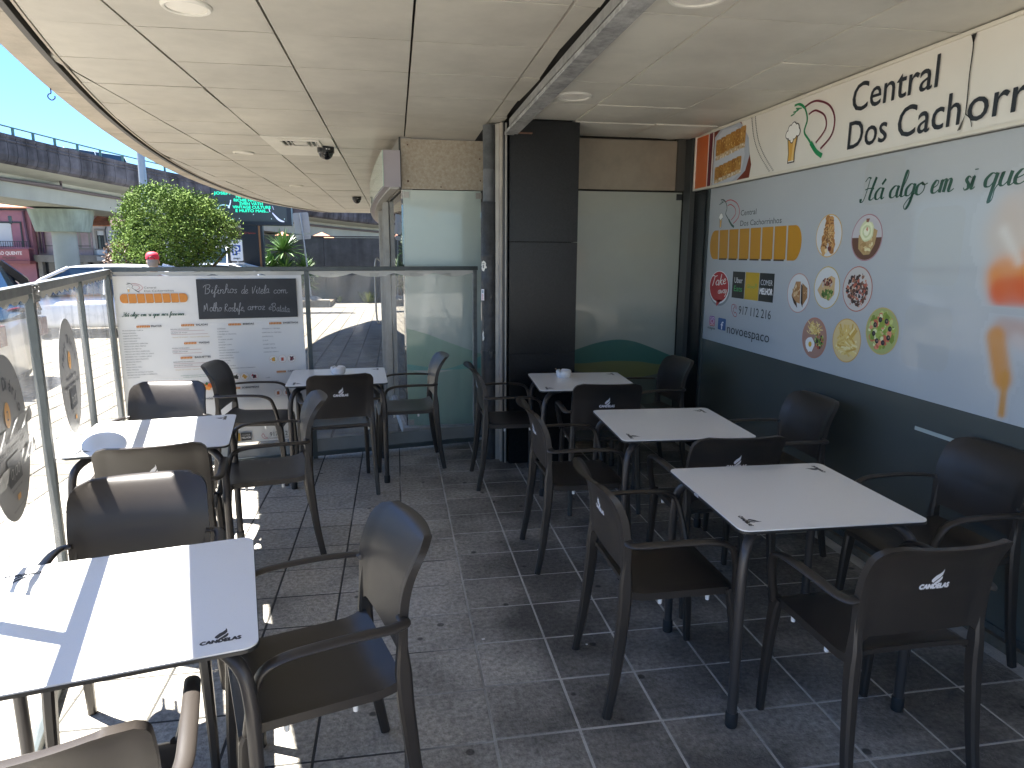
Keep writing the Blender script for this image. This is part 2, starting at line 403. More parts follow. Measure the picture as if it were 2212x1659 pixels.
def tile_material():
    """worn concrete tile: pale dusty walk lane on the left, blotchy black grime on the right, light falloff painted in with them, fine specks"""
    M = MATS['floor_tile']; N = M.node_tree.nodes; L = M.node_tree.links; P = N['Principled BSDF']
    base = P.inputs['Base Color'].links[0].from_socket
    geo = N.new('ShaderNodeNewGeometry')
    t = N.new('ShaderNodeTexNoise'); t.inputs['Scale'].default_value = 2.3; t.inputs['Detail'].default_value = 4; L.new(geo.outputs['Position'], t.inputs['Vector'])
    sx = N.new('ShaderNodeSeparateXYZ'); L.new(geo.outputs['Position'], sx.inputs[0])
    mr = N.new('ShaderNodeMapRange'); mr.inputs['From Min'].default_value = .0; mr.inputs['From Max'].default_value = .75; mr.inputs['To Min'].default_value = .24; mr.inputs['To Max'].default_value = -.10  # besides dust and grime, paints light falloff into the tiles, darker to the right
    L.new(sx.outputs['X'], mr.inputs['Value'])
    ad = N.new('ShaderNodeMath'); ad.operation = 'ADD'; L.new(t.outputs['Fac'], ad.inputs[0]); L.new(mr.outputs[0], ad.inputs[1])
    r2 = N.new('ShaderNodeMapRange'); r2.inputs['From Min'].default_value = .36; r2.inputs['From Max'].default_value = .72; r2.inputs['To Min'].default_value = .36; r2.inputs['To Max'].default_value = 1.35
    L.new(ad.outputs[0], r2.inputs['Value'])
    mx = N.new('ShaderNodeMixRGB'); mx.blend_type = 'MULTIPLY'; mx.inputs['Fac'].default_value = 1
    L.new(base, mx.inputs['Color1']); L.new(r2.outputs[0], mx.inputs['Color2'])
    v = N.new('ShaderNodeTexVoronoi'); v.inputs['Scale'].default_value = 190; v.inputs['Randomness'].default_value = 1; L.new(geo.outputs['Position'], v.inputs['Vector'])
    t2 = N.new('ShaderNodeTexNoise'); t2.inputs['Scale'].default_value = 9; t2.inputs['Detail'].default_value = 5; L.new(geo.outputs['Position'], t2.inputs['Vector'])
    m3 = N.new('ShaderNodeMapRange'); m3.inputs['From Min'].default_value = .48; m3.inputs['From Max'].default_value = .68; m3.inputs['To Min'].default_value = 0; m3.inputs['To Max'].default_value = .3; L.new(t2.outputs['Fac'], m3.inputs['Value'])
    lt = N.new('ShaderNodeMath'); lt.operation = 'LESS_THAN'; lt.inputs[1].default_value = .32; L.new(v.outputs['Distance'], lt.inputs[0])
    ml = N.new('ShaderNodeMath'); ml.operation = 'MULTIPLY'; L.new(lt.outputs[0], ml.inputs[0]); L.new(m3.outputs[0], ml.inputs[1])
    mx2 = N.new('ShaderNodeMixRGB'); mx2.inputs['Color2'].default_value = (.42, .40, .36, 1); L.new(ml.outputs[0], mx2.inputs['Fac']); L.new(mx.outputs[0], mx2.inputs['Color1'])
    # sparse dark gum and oil spots
    v2 = N.new('ShaderNodeTexVoronoi'); v2.inputs['Scale'].default_value = 5.5; L.new(geo.outputs['Position'], v2.inputs['Vector'])
    l2 = N.new('ShaderNodeMapRange'); l2.inputs['From Min'].default_value = .07; l2.inputs['From Max'].default_value = .10; l2.inputs['To Min'].default_value = .3; l2.inputs['To Max'].default_value = 1; L.new(v2.outputs['Distance'], l2.inputs['Value'])
    mx3 = N.new('ShaderNodeMixRGB'); mx3.blend_type = 'MULTIPLY'; mx3.inputs['Fac'].default_value = 1; L.new(mx2.outputs[0], mx3.inputs['Color1']); L.new(l2.outputs[0], mx3.inputs['Color2'])
    L.new(mx3.outputs[0], P.inputs['Base Color'])
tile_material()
g = G().box(-2.25, 2.6, -6, 5.95, -.25, -.0022)
floor = obj('floor', g, M_grout, kind='structure')
def tile_mesh(w, d, name='tile', t=.02, b=.0025, rg=random):
    g = G(); x0, x1, y0, y1 = -w/2, w/2, -d/2, d/2
    g.v = [(x0, y0, -t), (x1, y0, -t), (x1, y1, -t), (x0, y1, -t), (x0, y0, -b), (x1, y0, -b), (x1, y1, -b), (x0, y1, -b),
           (x0+b, y0+b, 0), (x1-b, y0+b, 0), (x1-b, y1-b, 0), (x0+b, y1-b, 0)]
    g.f = [(0, 1, 5, 4), (1, 2, 6, 5), (2, 3, 7, 6), (3, 0, 4, 7), (4, 5, 9, 8), (5, 6, 10, 9), (6, 7, 11, 10), (7, 4, 8, 11), (8, 9, 10, 11)]
    me = g.mesh(name); return me
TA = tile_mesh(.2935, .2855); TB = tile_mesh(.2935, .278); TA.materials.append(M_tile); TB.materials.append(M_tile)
rg = random.Random(5); behind = G()
for ix in range(-8, 9):
    x = -.01+.302*ix+.151
    if x > 2.52: continue
    right = x > .29; p = .294 if right else .2865
    for iy in range(-26, 14):
        y = (2.055 if right else 2.045)+p*iy+p/2
        if y > 5.8: continue
        dz = rg.uniform(-.001, .0008)
        if y < .95:
            if y > -5.5: behind.box(x-.148, x+.148, y-p/2+.004, y+p/2-.004, -.02, dz)
            continue
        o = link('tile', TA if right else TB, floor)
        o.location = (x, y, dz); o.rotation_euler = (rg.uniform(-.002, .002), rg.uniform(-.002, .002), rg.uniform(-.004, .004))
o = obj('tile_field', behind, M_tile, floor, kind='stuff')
# --- plaza paving outside
M_slab = mat('plaza_slab', (.18, .16, .125), .85, noise=(4, .5), bump=(70, .4), rnd=.12)
M_slabbed = mat('plaza_joint', (.05, .045, .037), .95)
g = G().box(-7.5, .16, 5.955, 21.5, -.2, -.012).box(-7.5, -2.255, -4, 5.95, -.2, -.012)
obj('bounce_paving', G().box(-9, 12, -16, -6.02, -.2, -.004).box(2.80, 12, -6, -1.5, -.2, -.004), mat('pale_bounce_paving', (.55, .52, .46), .85, noise=(2, .25), bump=(60, .3)), kind='structure')  # unseen pale paving added behind the view to bounce sunlight under the canopy
plaza = obj('pavement', g, M_slabbed, kind='structure')
TS = tile_mesh(.284, .296, 'slab', .03, .003); TS.materials.append(M_slab); rest = G()
nslab = 0
for ix in range(-26, 1):
    x = -.01+.302*ix+.151 if ix <= 0 else 0
    for iy in range(-12, 52):
        y = 5.98+.304*iy+.152
        if y > 21.3 or (iy < 0 and x > -2.4) or (x > .1): continue
        if x > -1.85 and 5.95 < y < 17.5 and nslab < 290:
            o = link('slab', TS, plaza); o.location = (x, y, -.004+rg.uniform(-.0015, .001)); nslab += 1
        else:
            if x < -7.3: continue
            w = TZ(x, y); rest.box(x-.142, x+.142, y-.147, y+.147, -.03, rg.uniform(-.0055, -.003))
obj('slab_field', rest, M_slab, plaza, kind='stuff')
# --- canopy: ceiling panels, fascia strip and roof slab
M_void = mat('ceiling_void', (.03, .028, .025), .9)
M_ceil = mat('ceiling_panel', (.53, .505, .445), .45, noise=(2.2, .22), bump=(4, .12), rnd=.035, streak=None)
M_ceil_r = mat('ceiling_panel_inner', (.66, .635, .56), .42, noise=(1.8, .2), bump=(3, .2), rnd=.05)
M_fascia = mat('fascia_paint', (.50, .45, .38), .6, noise=(3, .3), bump=(30, .3))
M_conc = mat('roof_concrete', (.35, .33, .30), .9, noise=(2, .3))
CZ = 2.59
def x_out(y): return -2.70+(y-11.5)**2/65 + (max(0, y-13)**2)*.02
def x_ch(y): return x_out(y)+.135
def x_in(y): return x_out(y)+.20
ceiling = empty('ceiling', (0, 0, 0), kind='structure')
# backing above panels (dark) and roof slab, following the curve
Y0, Y1 = -1.1, 17.6  # near roof end cut back behind the camera to let in more light
def strip(fa, fb, z0, z1, n=60, ya=Y0, yb=Y1):
    g = G(); ysl = [ya+(yb-ya)*i/n for i in range(n+1)]
    for y in ysl: g.v += [(fa(y), y, z0), (fb(y), y, z0), (fb(y), y, z1), (fa(y), y, z1)]
    for i in range(n):
        a = 4*i; b = a+4
        for q in range(4): g.f.append((a+q, a+(q+1) % 4, b+(q+1) % 4, b+q))
    g.f += [(3, 2, 1, 0), (4*n, 4*n+1, 4*n+2, 4*n+3)]
    return g
obj('backing', strip(lambda y: x_ch(y)+.01, lambda y: 3.2, CZ+.045, CZ+.06), M_void, ceiling)
roof = obj('roof_slab', strip(lambda y: x_out(y)+.012, lambda y: 9.0, CZ+.10, CZ+.46), M_conc, ceiling)
# fascia pieces, jointed every 1.5 m
yj = 3.28-1.53*6
while yj < Y1-.3:
    a, b = yj+.006, min(yj+1.53-.006, Y1)
    obj('fascia_panel', strip(x_out, x_ch, CZ-.004, CZ+.099, 6, a, b), M_fascia, ceiling)
    obj('fascia_board', strip(lambda y: x_out(y)-.012, lambda y: x_out(y)+.010, CZ+.0, CZ+.5, 6, a, b), M_fascia, ceiling)
    yj += 1.53
M_trim = mat('dark_trim', (.06, .058, .055), .5)
obj('edge_channel', strip(lambda y: x_ch(y)+.002, lambda y: x_ch(y)+.03, CZ-.012, CZ+.04), M_trim, ceiling)
obj('edge_trim', strip(lambda y: x_in(y)-.012, lambda y: x_in(y), CZ-.006, CZ+.03), M_fascia, ceiling)
PX = [-2.86, -2.27, -1.68, -1.09, -.5, .1, .705]
rg = random.Random(11)
def panel(x0, x1, y0, y1, dz, m, curved=False, sag=0, cut=None):
    """one lay-in panel, its edges turned up; sag lets the middle hang"""
    gp = .0055; g = G(); nu, nv = (4, 4) if sag else (2, 2)
    def P(u, v, z):
        y = y0+gp+(y1-y0-2*gp)*v
        xa = max(x0+gp, x_in(y)+.003) if curved else x0+gp
        xb = x1-gp if not cut else min(x1-gp, cut(y))
        return (xa+(xb-xa)*u, y, z-sag*sin(pi*u)*sin(pi*v)-tl[0]*(u-.5)-tl[1]*(v-.5))
    tl = (rg.uniform(-.003, .003), rg.uniform(-.003, .003))
    g.slab(lambda u, v: P(u, v, CZ+dz), lambda u, v: P(u, v, CZ+dz+.02), nu, nv)
    return obj('panel', g, m, ceiling)
k0, k1 = -6, 26
for i in range(6):
    x0, x1 = PX[i], PX[i+1]
    for k in range(k0, k1):
        y0 = 2.82+.57*k; y1 = y0+.57
        if max(x_in(y0), x_in(y1)) > x1-.02: 
            if min(x_in(y0), x_in(y1)) > x1-.05: continue
        if y0 > 5.95 and x0 > .0: continue
        if k < -3 and i < 3 and False: continue
        if i == 3 and k in (6, 7): continue            # the vent and its frame sit here
        panel(x0, x1, y0, y1, rg.uniform(-.0015, .0015), M_ceil, True)
for k in range(k0, 5):      # narrow cut strip beside the beam, with ragged edge
    y0 = 2.82+.57*k
    panel(.705, .83, y0, y0+.57, rg.uniform(-.002, .002), M_ceil, False, 0, lambda y, k=k: .805+.012*sin(y*3.1+k))
RX = [.895, 1.32, 1.94, 2.50]
for i in range(3):
    for k in range(k0, 6):
        y0 = 2.84+.57*k; y1 = min(y0+.57, 5.76)
        if y0 > 5.3 or y1-y0 < .1: continue
        if i == 0 and y0 > 4.9: continue
        sag = (.035 if k == 4 else .012 if k == 3 else .004)*rg.uniform(.7, 1.3)
        panel(RX[i], RX[i+1], y0, y1, rg.uniform(-.002, .002)-(.006 if k == 4 else 0), M_ceil_r, False, sag)
# vent in the ceiling between the second and third panel lines
M_white = mat('white_paint', (.72, .70, .64), .5, noise=(5, .1))
vent = empty('ceiling_vent', (-.80, 6.52, CZ), label='square louvred air vent set flush in the outer ceiling near the dome camera', cat='vent')
g = G().box(-.29, .29, -.275, -.16, -.004, .02).box(-.29, .29, .16, .84, -.0045, .02).box(-.29, -.17, -.16, .16, -.004, .02).box(.17, .29, -.16, .16, -.004, .02)
obj('frame', g, M_white, vent)
for k in range(9):
    x = -.15+.0375*k
    if abs(x) < .06: continue
    g = G().box(-.004, .004, -.13, .13, -.02, .0, M=Matrix.Translation((x, 0, 0)) @ Matrix.Rotation(radians(28 if x > 0 else -28), 4, 'Y'))
    obj('louvre', g, M_white, vent)
obj('core', G().box(-.055, .055, -.07, .07, -.014, -.004, .003), M_white, vent)
g = G().box(-.175, .175, -.165, -.14, -.016, -.0045, .003).box(-.175, .175, .14, .165, -.016, -.0045, .003).box(-.175, -.15, -.139, .139, -.016, -.0045, .003).box(.15, .175, -.139, .139, -.016, -.0045, .003)
obj('rim', g, M_white, vent)
# round recessed lights
M_lampface = mat('lamp_diffuser', (.78, .75, .68), .35)
for (x, y, r, lab) in ((-.785, 3.09, .095, 'round recessed downlight in the outer ceiling nearest the viewer'), (-1.43, 7.28, .1, 'round downlight flush in the outer ceiling beyond the second panel row, near the canopy edge'),
                       (-1.40, 10.7, .1, 'farthest small round downlight in the outer ceiling near the street edge'), (1.105, 4.32, .115, 'round white downlight in the inner ceiling beside the steel beam'), (1.14, 2.62, .12, 'round downlight cut by the top of the frame over the right tables')):
    e = empty('ceiling_light', (x, y, CZ), label=lab, cat='ceiling light', group='round recessed downlights')
    obj('ring', G().lathe([(r*.8, .0), (r*.82, -.012), (r*.92, -.014), (r, -.006), (r, .004)], 32), M_white, e, 40)
    obj('diffuser', G().lathe([(.001, -.0085), (r*.5, -.0085), (r*.79, -.007), (r*.79, .003)], 32), M_lampface, e, 40)
# dome cameras
M_blk = mat('black_plastic', (.02, .02, .022), .3)
for (x, y, r, lab) in ((-.605, 6.75, .075, 'black dome security camera on the ceiling beside the vent'), (-.64, 12.6, .075, 'smaller looking black dome camera farther along the ceiling by the shop sign')):
    e = empty('dome_camera', (x, y, CZ), label=lab, cat='camera', group='black dome cameras')
    obj('housing', G().lathe([(r, 0), (r*1.02, -.012), (r, -.055), (r*.9, -.06)], 28), M_blk, e, 40)
    obj('dome', G().lathe([(r*.88, -.058)]+[(r*.85*cos(t), -.06-r*.75*sin(t)) for t in (.1, .4, .7, 1.0, 1.25, 1.5)], 24), mat('dome_glass', (.012, .012, .014), .08), e, 50)
    p = Print((-.035, -r*1.005, -.03), (1, 0, 0), (0, 0, 1)); p.disc(.048, 0, .006, 'cccccc'); p.text('360', .058, -.006, 'cccccc', h=.011)
    p.build('marking', ink_mat(), e)
# hook under the canopy edge
pth = [(0, 0, 0), (0, 0, -.03)]+[(.032*sin(t), 0, -.062-.032*cos(t)+.0) for t in (3.14, 3.7, 4.3, 5.0, 5.8, 6.4, 7.1)]
e = obj('hook', G().tube(catmull([(0, 0, .01), (0, 0, -.02), (-.015, 0, -.028), (-.018, 0, -.046), (0, 0, -.060), (.018, 0, -.05), (.02, 0, -.036)], 5), .0035, 8), M_blk, None, 40, loc=(-2.0, 4.72, CZ-.006), label='small open metal hook screwed under the canopy edge against the sky', cat='hook')
# --- steel beam along the joint of the two ceilings
M_galv = mat('galvanised_steel', (.46, .46, .45), .5, metal=.15, noise=(22, .45), bump=(45, .6), streak=(.3, 9))
beam = empty('steel_beam', (0, 0, 0), label='dirty galvanised steel channel beam running along the ceiling to the black pillar', cat='beam')
obj('web', G().box(.868, .888, -5, 5.08, 2.478, 2.62), M_galv, beam)
obj('flange', G().box(.80, .8675, -5, 5.12, 2.478, 2.486).box(.80, .806, -5, 5.12, 2.487, 2.50), M_galv, beam)
obj('track', G().box(.822, .842, -5, 5.05, 2.53, 2.575).box(.846, .856, -5, 5.05, 2.56, 2.60), mat('track_alu', (.45, .45, .44), .4, metal=.6, noise=(20, .3)), beam)
obj('rusty_bracket', G().box(.889, .99, 5.04, 5.06, 2.479, 2.487), mat('rust', (.20, .10, .06), .9, noise=(40, .5)), beam, label='rusty end bracket')
# ================================================================== BLACK PILLAR, PIPE, FRAMES
M_granite = mat('black_granite', (.016, .017, .018), .22, noise=(90, .45, 9), bump=(200, .08))
M_granite.node_tree.nodes['Principled BSDF'].inputs['Specular IOR Level'].default_value = .22
pil = empty('granite_pillar', (1.10, 5.44, 0), label='black granite clad pillar between the two frosted glass bays', cat='pillar')
gz = [0.0, .876, 1.722, 2.588]
for a, b in zip(gz[:-1], gz[1:]):
    obj('stone_panel', G().box(-.258, .262, -.31, .30, a+.0015, b-.0015, .0015), M_granite, pil)
M_alu = mat('window_aluminium', (.42, .40, .36), .45, metal=.35, noise=(8, .2))
M_dkal = mat('dark_aluminium', (.035, .037, .038), .35, metal=.3)
jam = empty('pillar_edge_frame', (.80, 5.2, 0), label='stacked vertical metal and rubber strips along the left edge of the black pillar', cat='frame')
for x0, x1, y0, z1, mm, nm in ((-.045, -.018, .06, 2.58, M_alu, 'pale_strip'), (-.017, -.002, .0, 2.58, mat('cream_strip', (.5, .45, .38), .6, noise=(6, .3)), 'cream_strip'), (-.001, .012, -.03, 2.57, M_dkal, 'dark_strip'), (.013, .022, -.045, 2.57, M_alu, 'thin_strip'), (.023, .036, -.01, 2.57, M_dkal, 'rubber_strip')):
    obj(nm, G().box(x0, x1, y0, .35, .0, z1, .001), mm, jam)
M_pipe = mat('pipe_paint', (.055, .058, .062), .5, noise=(14, .5), bump=(30, .6), streak=(.4, 8))
pipe = empty('drain_pipe', (.715, 5.32, 0), label='thick dark scuffed downpipe beside the pillar with torn stickers on it', cat='pipe')
obj('lower_pipe', G().lathe([(.064, 0), (.064, 1.40), (.066, 1.41), (.066, 1.44), (.064, 1.45), (.064, 1.60), (.067, 1.605), (.067, 1.63), (.064, 1.635), (.064, 2.015), (.060, 2.02), (.05, 2.02)], 28), M_pipe, pipe, 40)
obj('upper_pipe', G().lathe([(.048, 2.0), (.048, 2.25), (.0495, 2.252), (.0495, 2.262), (.048, 2.264), (.048, 2.575)], 28), mat('pipe_upper_paint', (.09, .095, .1), .5, noise=(10, .45), bump=(30, .4)), pipe, 40)
obj('clamp', G().lathe([(.07, .86), (.07, .885)], 24).box(-.012, .012, -.085, -.066, .86, .885), M_dkal, pipe, 40)
def torn(x, z, w, h, seed, lines, nm, lab):
    r_ = random.Random(seed); e = Print((.0, 0, 0), (1, 0, 0), (0, 0, 1), .0003)
    n = 22; base = [(w*cos(2*pi*i/n)*r_.uniform(.5, 1.1), h*sin(2*pi*i/n)*r_.uniform(.55, 1.05)) for i in range(n)]
    e.poly(base, 'd8d2c4'); e.layer()
    for q in range(lines): e.rect(-w*.5, h*(.3-.3*q), w*(.1+.4*r_.random()), h*(.3-.3*q)+.004, '444444')
    # wrap on the pipe
    R_ = .0655
    for i, v in enumerate(e.v):
        a = (v.x+x)/R_; e.v[i] = Vector((R_*sin(a), -R_*cos(a), v.z+z))
    o = e.build(nm, ink_mat(), pipe); o['label'] = lab
torn(-.058, 1.545, .032, .045, 3, 3, 'torn_sticker', 'torn white paper sticker')
torn(-.066, 1.0, .014, .05, 8, 0, 'torn_sticker', 'peeled white paper scrap')
p = Print((-.062, -.052, 1.28), (.6, -.8, 0), (0, 0, 1)); p.rect(-.012, 0, .020, .085, 'e8e0e0'); p.layer(); p.rect(-.006, .055, .014, .078, '8fa0a8')
for q in range(5): p.rect(-.006, .008+.009*q, .012-.002*(q % 3), .012+.009*q, 'b86060')
o = p.build('small_label', ink_mat(), pipe); o['label'] = 'small printed label'
# ================================================================== GLASS BAYS OF THE SHOP
def glass_mat(name, col, rough=.08, coat=.9, noise=None):
    M = mat(name, col, .25, spec=.6, coat=coat, noise=noise)
    M.node_tree.nodes['Principled BSDF'].inputs['Coat Roughness'].default_value = rough
    return M
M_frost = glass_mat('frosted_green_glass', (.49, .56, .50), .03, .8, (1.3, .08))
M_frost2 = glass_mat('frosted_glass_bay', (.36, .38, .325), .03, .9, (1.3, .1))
M_beige = mat('stained_beige_panel', (.43, .385, .31), .55, noise=(45, .28, 7), col2=(.32, .265, .195))
M_beige2 = mat('glossy_beige_panel', (.30, .255, .195), .22, noise=(6, .15), coat=.3)
M_curb = mat('curb_render', (.42, .40, .37), .8, noise=(6, .3))
bay = empty('frosted_bay', (0, 6.1, 0), label='tall frosted green glass pane with teal wave print left of the drain pipe', cat='window')
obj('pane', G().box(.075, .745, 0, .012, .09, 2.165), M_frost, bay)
obj('curb', G().box(.03, .80, -.06, .08, 0, .085), M_curb, bay)
for x in (.078, .70):
    for z in (2.10, .10):
        obj('glass_clamp', G().box(x, x+.05, -.012, -.001, z, z+.05, .002).tube([(x+.025, -.011, z+.025), (x+.025, -.016, z+.025)], .009, 12), M_alu, bay)
p = Print((0, -.0005, 0), (1, 0, 0), (0, 0, 1), .0002)
def wave(p, pts, zb, c):
    P = catmull([(a, b, 0) for a, b in pts], 8); p.poly([(q.x, q.y) for q in P]+[(pts[-1][0], zb), (pts[0][0], zb)], c)
wave(p, [(.078, .98), (.25, .93), (.45, .85), (.74, .74)], .6, '8fae97'); p.layer()
wave(p, [(.078, .66), (.26, .63), (.42, .61), (.6, .66), (.74, .72)], .60, '6aa79c'); p.layer()
wave(p, [(.078, .61), (.3, .57), (.5, .60), (.74, .61)], .095, '86a89a')
p.build('wave_print', ink_mat('film_print', .3, .6), bay)
hd = empty('beige_header_panel', (0, 6.1, 0), label='speckled beige boxed panel with rusty screws above the left frosted pane', cat='panel')
obj('board', G().box(.068, .80, -.02, .012, 2.172, 2.578, .002), M_beige, hd)
obj('side_board', G().box(.050, .067, -.02, .9, 2.172, 2.60), M_dkal, hd)
for x, z in ((.125, 2.53), (.122, 2.235), (.40, 2.192), (.735, 2.43), (.74, 2.25)):
    obj('screw', G().tube([(x, -.021, z), (x, -.026, z)], .009 if x < .2 and z < 2.3 else .006, 10), mat('rusty_screw', (.10, .05, .03), .8), hd)
# curved shop front running away, its sign box and door frames
def xf(y): return -.19+(y-11.5)**2/115
M_mirror = mat('mirror_glass', (.03, .035, .035), .02, spec=1.0)
M_mirror.node_tree.nodes['Principled BSDF'].inputs['IOR'].default_value = 1.9
front = empty('curved_shopfront', (0, 0, 0), label='curved mirror glass shopfront with aluminium door posts running away beyond the screen', cat='shopfront')
obj('pane', strip(lambda y: xf(y)-.0, lambda y: xf(y)+.015, .09, 2.17, 40, 6.125, 16.9), M_mirror, front, 30)
obj('curb', strip(lambda y: xf(y)-.03, lambda y: xf(y)+.3, -.01, .085, 30, 6.19, 16.9), M_curb, front)
obj('header', strip(lambda y: xf(y)-.01, lambda y: xf(y)+.1, 2.172, 2.60, 30, 6.1, 16.9), M_alu, front)
for y, w in ((7.58, .035), (7.9, .035), (9.2, .03), (9.5, .03), (11.4, .03), (13.3, .03)):
    obj('door_post', G().box(xf(y)-.055, xf(y)-.001, y-w, y+w, -.0, 2.168, .004), M_alu, front)
obj('handle', G().tube(catmull([(xf(9.2)-.05, 9.2, .75), (xf(9.2)-.12, 9.2, .78), (xf(9.2)-.12, 9.2, 1.5), (xf(9.2)-.05, 9.2, 1.53)], 5), .012, 8), M_alu, front, 50)
M_signgrey = mat('sign_box_grey', (.36, .33, .36), .5, noise=(3, .1))
sb = empty('projecting_sign_box', (0, 0, 0), label='long curved projecting sign box with pale green face over the shopfront doors', cat='sign box')
obj('body', strip(lambda y: xf(y)-.150, lambda y: xf(y)-.012, 2.18, 2.475, 40, 6.02, 15.6), M_signgrey, sb)
obj('face', strip(lambda y: xf(y)-.158, lambda y: xf(y)-.151, 2.185, 2.475, 40, 6.015, 15.6), glass_mat('pale_green_sign', (.40, .52, .45), .05, .8), sb)
obj('soffit', strip(lambda y: xf(y)-.10, lambda y: xf(y)-.03, 2.165, 2.179, 40, 6.03, 15.6), M_alu, sb)
# right recess
rec = empty('recessed_glass_bay', (0, 5.72, 0), label='dim frosted glass bay with teal wave print between the pillar and the corner', cat='window')
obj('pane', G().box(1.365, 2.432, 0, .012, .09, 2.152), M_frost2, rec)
obj('curb', G().box(1.365, 2.50, -.04, .05, 0, .085), M_curb, rec)
obj('glass_clamp', G().box(2.38, 2.43, -.012, -.001, 2.09, 2.14, .002), M_dkal, rec)
p = Print((0, -.0005, 0), (1, 0, 0), (0, 0, 1), .0002)
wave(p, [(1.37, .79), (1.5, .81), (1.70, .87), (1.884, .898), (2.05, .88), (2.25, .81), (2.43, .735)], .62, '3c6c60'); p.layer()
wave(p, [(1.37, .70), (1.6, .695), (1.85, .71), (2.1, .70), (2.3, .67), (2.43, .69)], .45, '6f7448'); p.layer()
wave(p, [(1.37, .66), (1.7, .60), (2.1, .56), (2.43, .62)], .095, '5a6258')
p.build('wave_print', ink_mat('film_print', .3, .6), rec)
obj('backing_block', G().box(.80, 2.80, 5.80, 5.93, 0, 2.62), M_void, kind='structure')  # unseen dark block added to stop bright daylight leaking through the bay gaps
h2 = obj('beige_fascia_board', G().box(1.365, 2.36, 5.70, 5.735, 2.165, 2.568, .002), M_beige2, label='glossy brownish board above the recessed glass bay beside the corner', cat='panel')
cor = empty('corner_cladding', (0, 0, 0), label='narrow black granite and metal cladding in the corner left of the big shop sign', cat='cladding')
obj('end_panel', G().box(2.362, 2.455, 5.69, 5.735, 2.165, 2.585), mat('brown_metal', (.07, .065, .055), .4), cor)
obj('corner_post', G().box(2.435, 2.52, 5.56, 5.70, 0, 2.585, .002), mat('grey_metal', (.05, .052, .05), .4), cor)
for a, b in ((0, .62), (.62, 1.32), (1.32, 2.15)):
    obj('stone_panel', G().box(2.475, 2.54, 5.345, 5.557, a+.001, b-.001, .001), M_granite, cor)
# ================================================================== RIGHT WALL
wall = obj('side_wall', G().box(2.56, 2.75, -6, 5.95, 0, 2.62), mat('dark_wall', (.06, .06, .06), .8), kind='structure')
M_lowglass = glass_mat('dark_green_glass', (.085, .095, .088), .05, .6)
win = empty('shop_window', (2.5, 0, 0), label='long shop window on the right covered by white printed film above dark green glass', cat='window')
obj('lower_pane', G().box(.004, .02, -5.5, 5.34, .075, .948), M_lowglass, win)
obj('upper_pane', G().box(.012, .02, -5.5, 5.34, .9485, 2.15), M_lowglass, win)
obj('jamb', G().box(-.012, .02, 5.312, 5.343, .0, 2.15), mat('jamb_metal', (.07, .085, .085), .4, metal=.3), win)
obj('white_strip', G().box(.0005, .0035, 2.50, 2.89, .795, .813), mat('strip_white', (.45, .5, .47), .4), win)
obj('sill', G().box(-.03, .05, -5.5, 5.34, 0.0, .045), mat('sill_stone', (.17, .145, .11), .8, noise=(9, .5), bump=(40, .5)), win)
obj('base_rail', G().box(-.006, .03, -5.5, 5.34, .046, .0745), mat('base_rail', (.10, .10, .095), .5, noise=(30, .4)), win)
M_film = mat('white_window_film', (.51, .54, .56), .5, spec=.4, noise=(1.5, .04), coat=.35)
MF = M_film.node_tree
# perforated film: a fine dot weave
tv = MF.nodes.new('ShaderNodeTexVoronoi'); tv.inputs['Scale'].default_value = 230; tv.inputs['Randomness'].default_value = .15
gg = MF.nodes.new('ShaderNodeNewGeometry'); MF.links.new(gg.outputs['Position'], tv.inputs['Vector'])
rr = MF.nodes.new('ShaderNodeMapRange'); rr.inputs['From Min'].default_value = .2; rr.inputs['From Max'].default_value = .5; rr.inputs['To Min'].default_value = .84; rr.inputs['To Max'].default_value = 1
MF.links.new(tv.outputs['Distance'], rr.inputs['Value'])
bc = MF.nodes['Principled BSDF'].inputs['Base Color']; pv = bc.links[0].from_socket
mm_ = MF.nodes.new('ShaderNodeMixRGB'); mm_.blend_type = 'MULTIPLY'; mm_.inputs['Fac'].default_value = 1
MF.links.new(pv, mm_.inputs['Color1']); MF.links.new(rr.outputs[0], mm_.inputs['Color2']); MF.links.new(mm_.outputs[0], bc)
film = obj('window_film', G().box(2.5005, 2.5035, -5.5, 5.311, .951, 2.149), M_film, label='large white printed film with food pictures and contact details on the right window', cat='window film')
# ================================================================== PRINTED MATTER ON THE RIGHT WALL
INK = ink_mat(); INKF = ink_mat('film_ink', .5, .35)
def blob(P, cx, cy, r, col, rg, n=9, j=.35, e=1, rot=0):
    c, s_ = cos(rot), sin(rot); pts = []
    for i in range(n):
        a = 2*pi*i/n; q = r*rg.uniform(1-j, 1+j*.5); x, y = q*cos(a), q*e*sin(a)
        pts.append((cx+x*c-y*s_, cy+x*s_+y*c))
    P.poly(pts, col)
def scatter(P, cx, cy, R, n, cols, r0, r1, rg, e=(1, 1), box=None, n_=7):
    k = 0
    while k < n:
        a, q = rg.uniform(0, 2*pi), R*sqrt(rg.random()); x, y = q*cos(a), q*sin(a)
        r = rg.uniform(r0, r1)
        if q+r*1.15 > R: continue
        if box and not (box[0] <= x <= box[1] and box[2] <= y <= box[3]): k += .2; continue
        P.k += .02; blob(P, cx+x, cy+y, r, rg.choice(cols), rg, n_, .4, rg.uniform(*e), rg.uniform(0, 3.1)); k += 1
